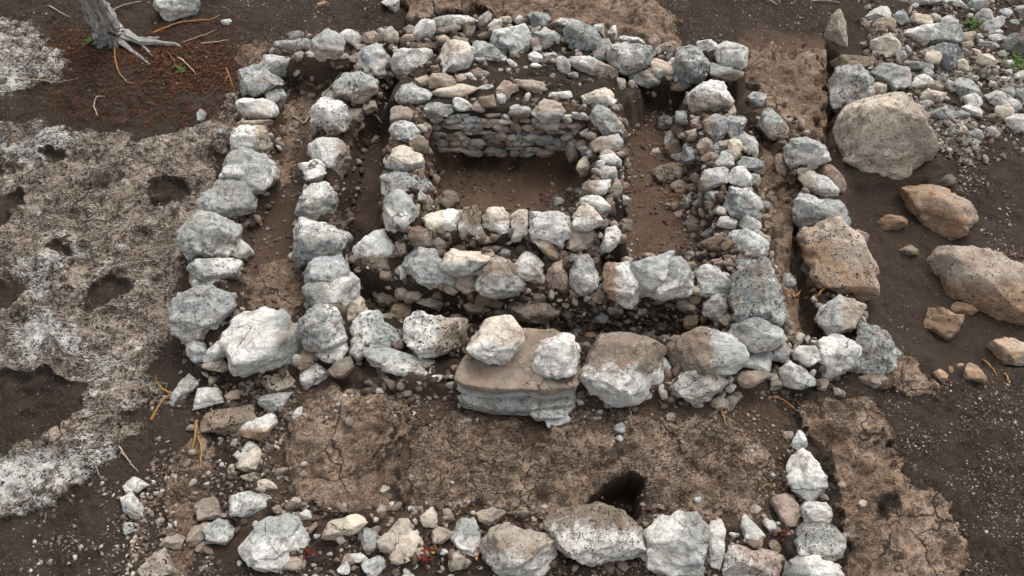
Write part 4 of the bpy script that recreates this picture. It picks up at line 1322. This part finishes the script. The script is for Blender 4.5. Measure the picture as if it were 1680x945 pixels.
twig("1647,612 1652,625 1656,634", 1.8, M['root'], 'right straw splinter under the brown boulder at the right edge')
twig("1015,320 1025,318 1036,314", 1.4, M['root'], 'short straw beside the inner right wall')
twig("1148,445 1155,438 1160,432", 1.8, M['root'], 'small ochre chip of root above the bluish round stone')

# dead tree trunk with roots
tr = bpy.data.objects.new('dead_tree', None); COL.objects.link(tr)
base = hit(182, 62, 0.0); tr.location = base
tag(tr, 'bleached grey dead tree trunk with splayed roots at the back left', 'tree')
def local_tube(s, lifts, radpx, name, mat, seed, seg=14, rough=.28):
    Q = pts(s)
    W = np.array([hit(a, b, l) for (a, b), l in zip(Q, lifts)])
    n = 5; W = dense(W, n); W += np.random.default_rng(seed).normal(0, .003, W.shape)
    rad = np.interp(np.linspace(0, 1, len(W)), np.linspace(0, 1, len(radpx)), radpx)*6.8/FPX
    rad = rad*(1+.06*np.random.default_rng(seed).normal(size=len(rad)))
    seg = seg*2
    V, F = tube(W, rad, seg, seed=seed, rough=rough)
    o = mesh_any(name, V-base, F, mat, tr)
    me = o.data; uv = me.uv_layers.new(name='uv')
    V2 = V
    cum = np.repeat(np.linspace(0, 1, len(W)), seg); cum = np.concatenate([cum, [0, 1]])
    an = np.concatenate([np.tile(np.arange(seg)/seg, len(W)), [0, 0]])
    for l in me.loops: uv.data[l.index].uv = (an[l.vertex_index], cum[l.vertex_index]*4)
    return o
local_tube("182,66 178,50 160,20 130,-30 110,-70", [.02, .06, .3, .75, 1.1], [26, 24, 20, 18, 17], 'trunk', M['bark'], 3, 22, .2)
local_tube("185,45 200,60 225,66 262,62", [.08, .04, .02, .0], [9, 6, 4, 2.5], 'root', M['bark'], 4)
local_tube("178,45 172,62 162,80", [.1, .04, .0], [9, 6, 3], 'root', M['bark'], 5)
local_tube("183,45 184,60 182,80", [.1, .04, .0], [8, 6, 3], 'root', M['bark'], 6)
local_tube("187,45 195,65 215,82 248,107", [.1, .04, .01, .0], [8, 5, 3, 1.5], 'root', M['bark'], 7)
local_tube("172,40 162,55 158,72", [.1, .04, .0], [6, 4, 3], 'root', M['bark'], 8)
local_tube("178,40 176,60 172,76", [.1, .04, .0], [9, 7, 3], 'root', M['bark'], 11)
local_tube("186,40 190,62 192,80", [.1, .04, .0], [9, 7, 3], 'root', M['bark'], 12)
local_tube("194,50 230,70 290,72 300,80", [.06, .03, .01, .0], [7, 5, 3, 1.5], 'root', M['bark'], 13)
local_tube("168,48 160,58 148,66", [.06, .03, .0], [7, 4, 2], 'root', M['bark'], 14)
local_tube("190,48 215,55 235,75 250,92", [.06, .03, .01, .0], [6, 4, 3, 1.5], 'root', M['bark'], 9)

# fibrous litter, uncountable
def fibres(name, zones, mat, lab, seedv, cat='litter'):
    r = np.random.default_rng(seedv); VV = []; FF = []; n0 = 0
    for P, n, lpx, rad in zones:
        P = pts(P); lo, hi = P.min(0), P.max(0); k = 0
        while k < n:
            px, py = r.uniform(lo, hi)
            if not inside(P, np.array(px), np.array(py)): continue
            k += 1
            a = r.uniform(0, 6.28); L = lpx*r.uniform(.4, 1.4)*6/FPX; bend = r.normal(0, .6)
            p0 = hit(px, py, .0) if False else at(px, py, 0.)
            z = float(G(p0[0], p0[1])); p0 = at(px, py, z)
            t = np.linspace(0, 1, 5); aa = a+bend*t
            x = p0[0]+np.cumsum(np.cos(aa))*L/5; y = p0[1]+np.cumsum(np.sin(aa))*L/5
            W = np.stack([x, y, G(x, y)+.004+.02*r.random()*np.sin(t*3.14)], -1)
            V, F = tube(W, rad*r.uniform(.6, 1.4), 3)
            VV.append(V); FF += [tuple(q+n0 for q in f) for f in F]; n0 += len(V)
    o = mesh_any(name, np.concatenate(VV), FF, mat); tag(o, lab, cat, None, 'stuff')
fibres('litter', [("60,60 400,20 400,130 380,200 180,215 60,180", 1500, 24, .0018), ("230,60 370,80 385,150 250,150", 700, 16, .0028), ("90,40 230,60 230,110 60,100", 300, 22, .0018)], M['litter'], 'rust brown needle and root litter around the dead trunk', 5)
fibres('dead_grass', [("1150,640 1310,650 1290,760 1240,720", 350, 9, .001), ("0,0 130,0 150,60 0,60", 200, 20, .0015), ("380,60 450,60 440,110 390,110", 120, 16, .0015),
       ("0,120 250,130 150,215 0,215", 150, 25, .0012), ("1520,40 1680,20 1680,160 1560,120", 200, 14, .0014), ("400,640 640,640 640,700 420,760", 160, 12, .001), ("680,640 940,670 860,760 700,720", 160, 12, .001), ("1060,0 1400,0 1400,60 1100,60", 100, 14, .001)], M['dead'], 'dry dead fibres and rootlets strewn over the soil', 6)
def leaves(name, px, py, n, spread, size, mat, lab, cat, seedv):
    r = np.random.default_rng(seedv); V = []; F = []
    b = hit(px, py, 0.0)
    for i in range(n):
        c = b+np.array([*r.normal(0, spread, 2), 0]); c[2] = G(c[0], c[1])+r.uniform(.005, .03)
        a = r.uniform(0, 6.28); L = size*r.uniform(.6, 1.3); w = L*.35; tl = r.uniform(-.2, .7)
        d = np.array([math.cos(a), math.sin(a), tl]); e = np.array([-math.sin(a), math.cos(a), 0])
        k = len(V)
        V += [c, c+d*L*.5+e*w, c+d*L+np.array([0, 0, -.2*L]), c+d*L*.5-e*w]; F.append((k, k+1, k+2, k+3))
    o = mesh_any(name, np.array(V), F, mat); tag(o, lab, cat); return o
leaves('weed', 149, 70, 26, .022, .03, M['green'], 'tiny green sprig at the left foot of the dead trunk', 'weed', 1)
leaves('weed', 298, 117, 22, .018, .028, M['green'], 'tiny green sprig in the reddish litter', 'weed', 2)
leaves('weed', 1595, 42, 60, .035, .035, M['green'], 'yellow green weed behind the white stones at the top right', 'weed', 3)
leaves('weed', 1665, 105, 80, .05, .04, M['green'], 'bright green weed at the right edge of the rubble heap', 'weed', 4)
RED = mat_simple('red_leaf', (.05, .010, .006), (.13, .025, .014)); ORG = mat_simple('orange_leaf', (.35, .12, .03), (.5, .2, .05))
leaves('dead_leaf', 508, 905, 10, .018, .03, RED, 'dark red leaf tuft beside the large lobed white boulder', 'leaf litter', 5)
leaves('dead_leaf', 697, 918, 16, .022, .035, RED, 'dark red leaf tuft right of the jigsaw cracked cream stone', 'leaf litter', 6)
leaves('dead_leaf', 715, 903, 7, .015, .02, ORG, 'orange leaf scraps behind the red leaf tuft', 'leaf litter', 7)
leaves('dead_leaf', 787, 910, 6, .012, .022, ORG, 'orange leaf scrap below the domed white and grey stone', 'leaf litter', 8)
leaves('dead_leaf', 1008, 834, 6, .014, .02, ORG, 'orange leaf scraps at the bottom of the dark hole', 'leaf litter', 9)
leaves('dead_leaf', 1285, 878, 8, .014, .028, RED, 'rusty leaf tuft left of the round speckled grey stone', 'leaf litter', 10)
print('OBJECTS', len(bpy.data.objects))
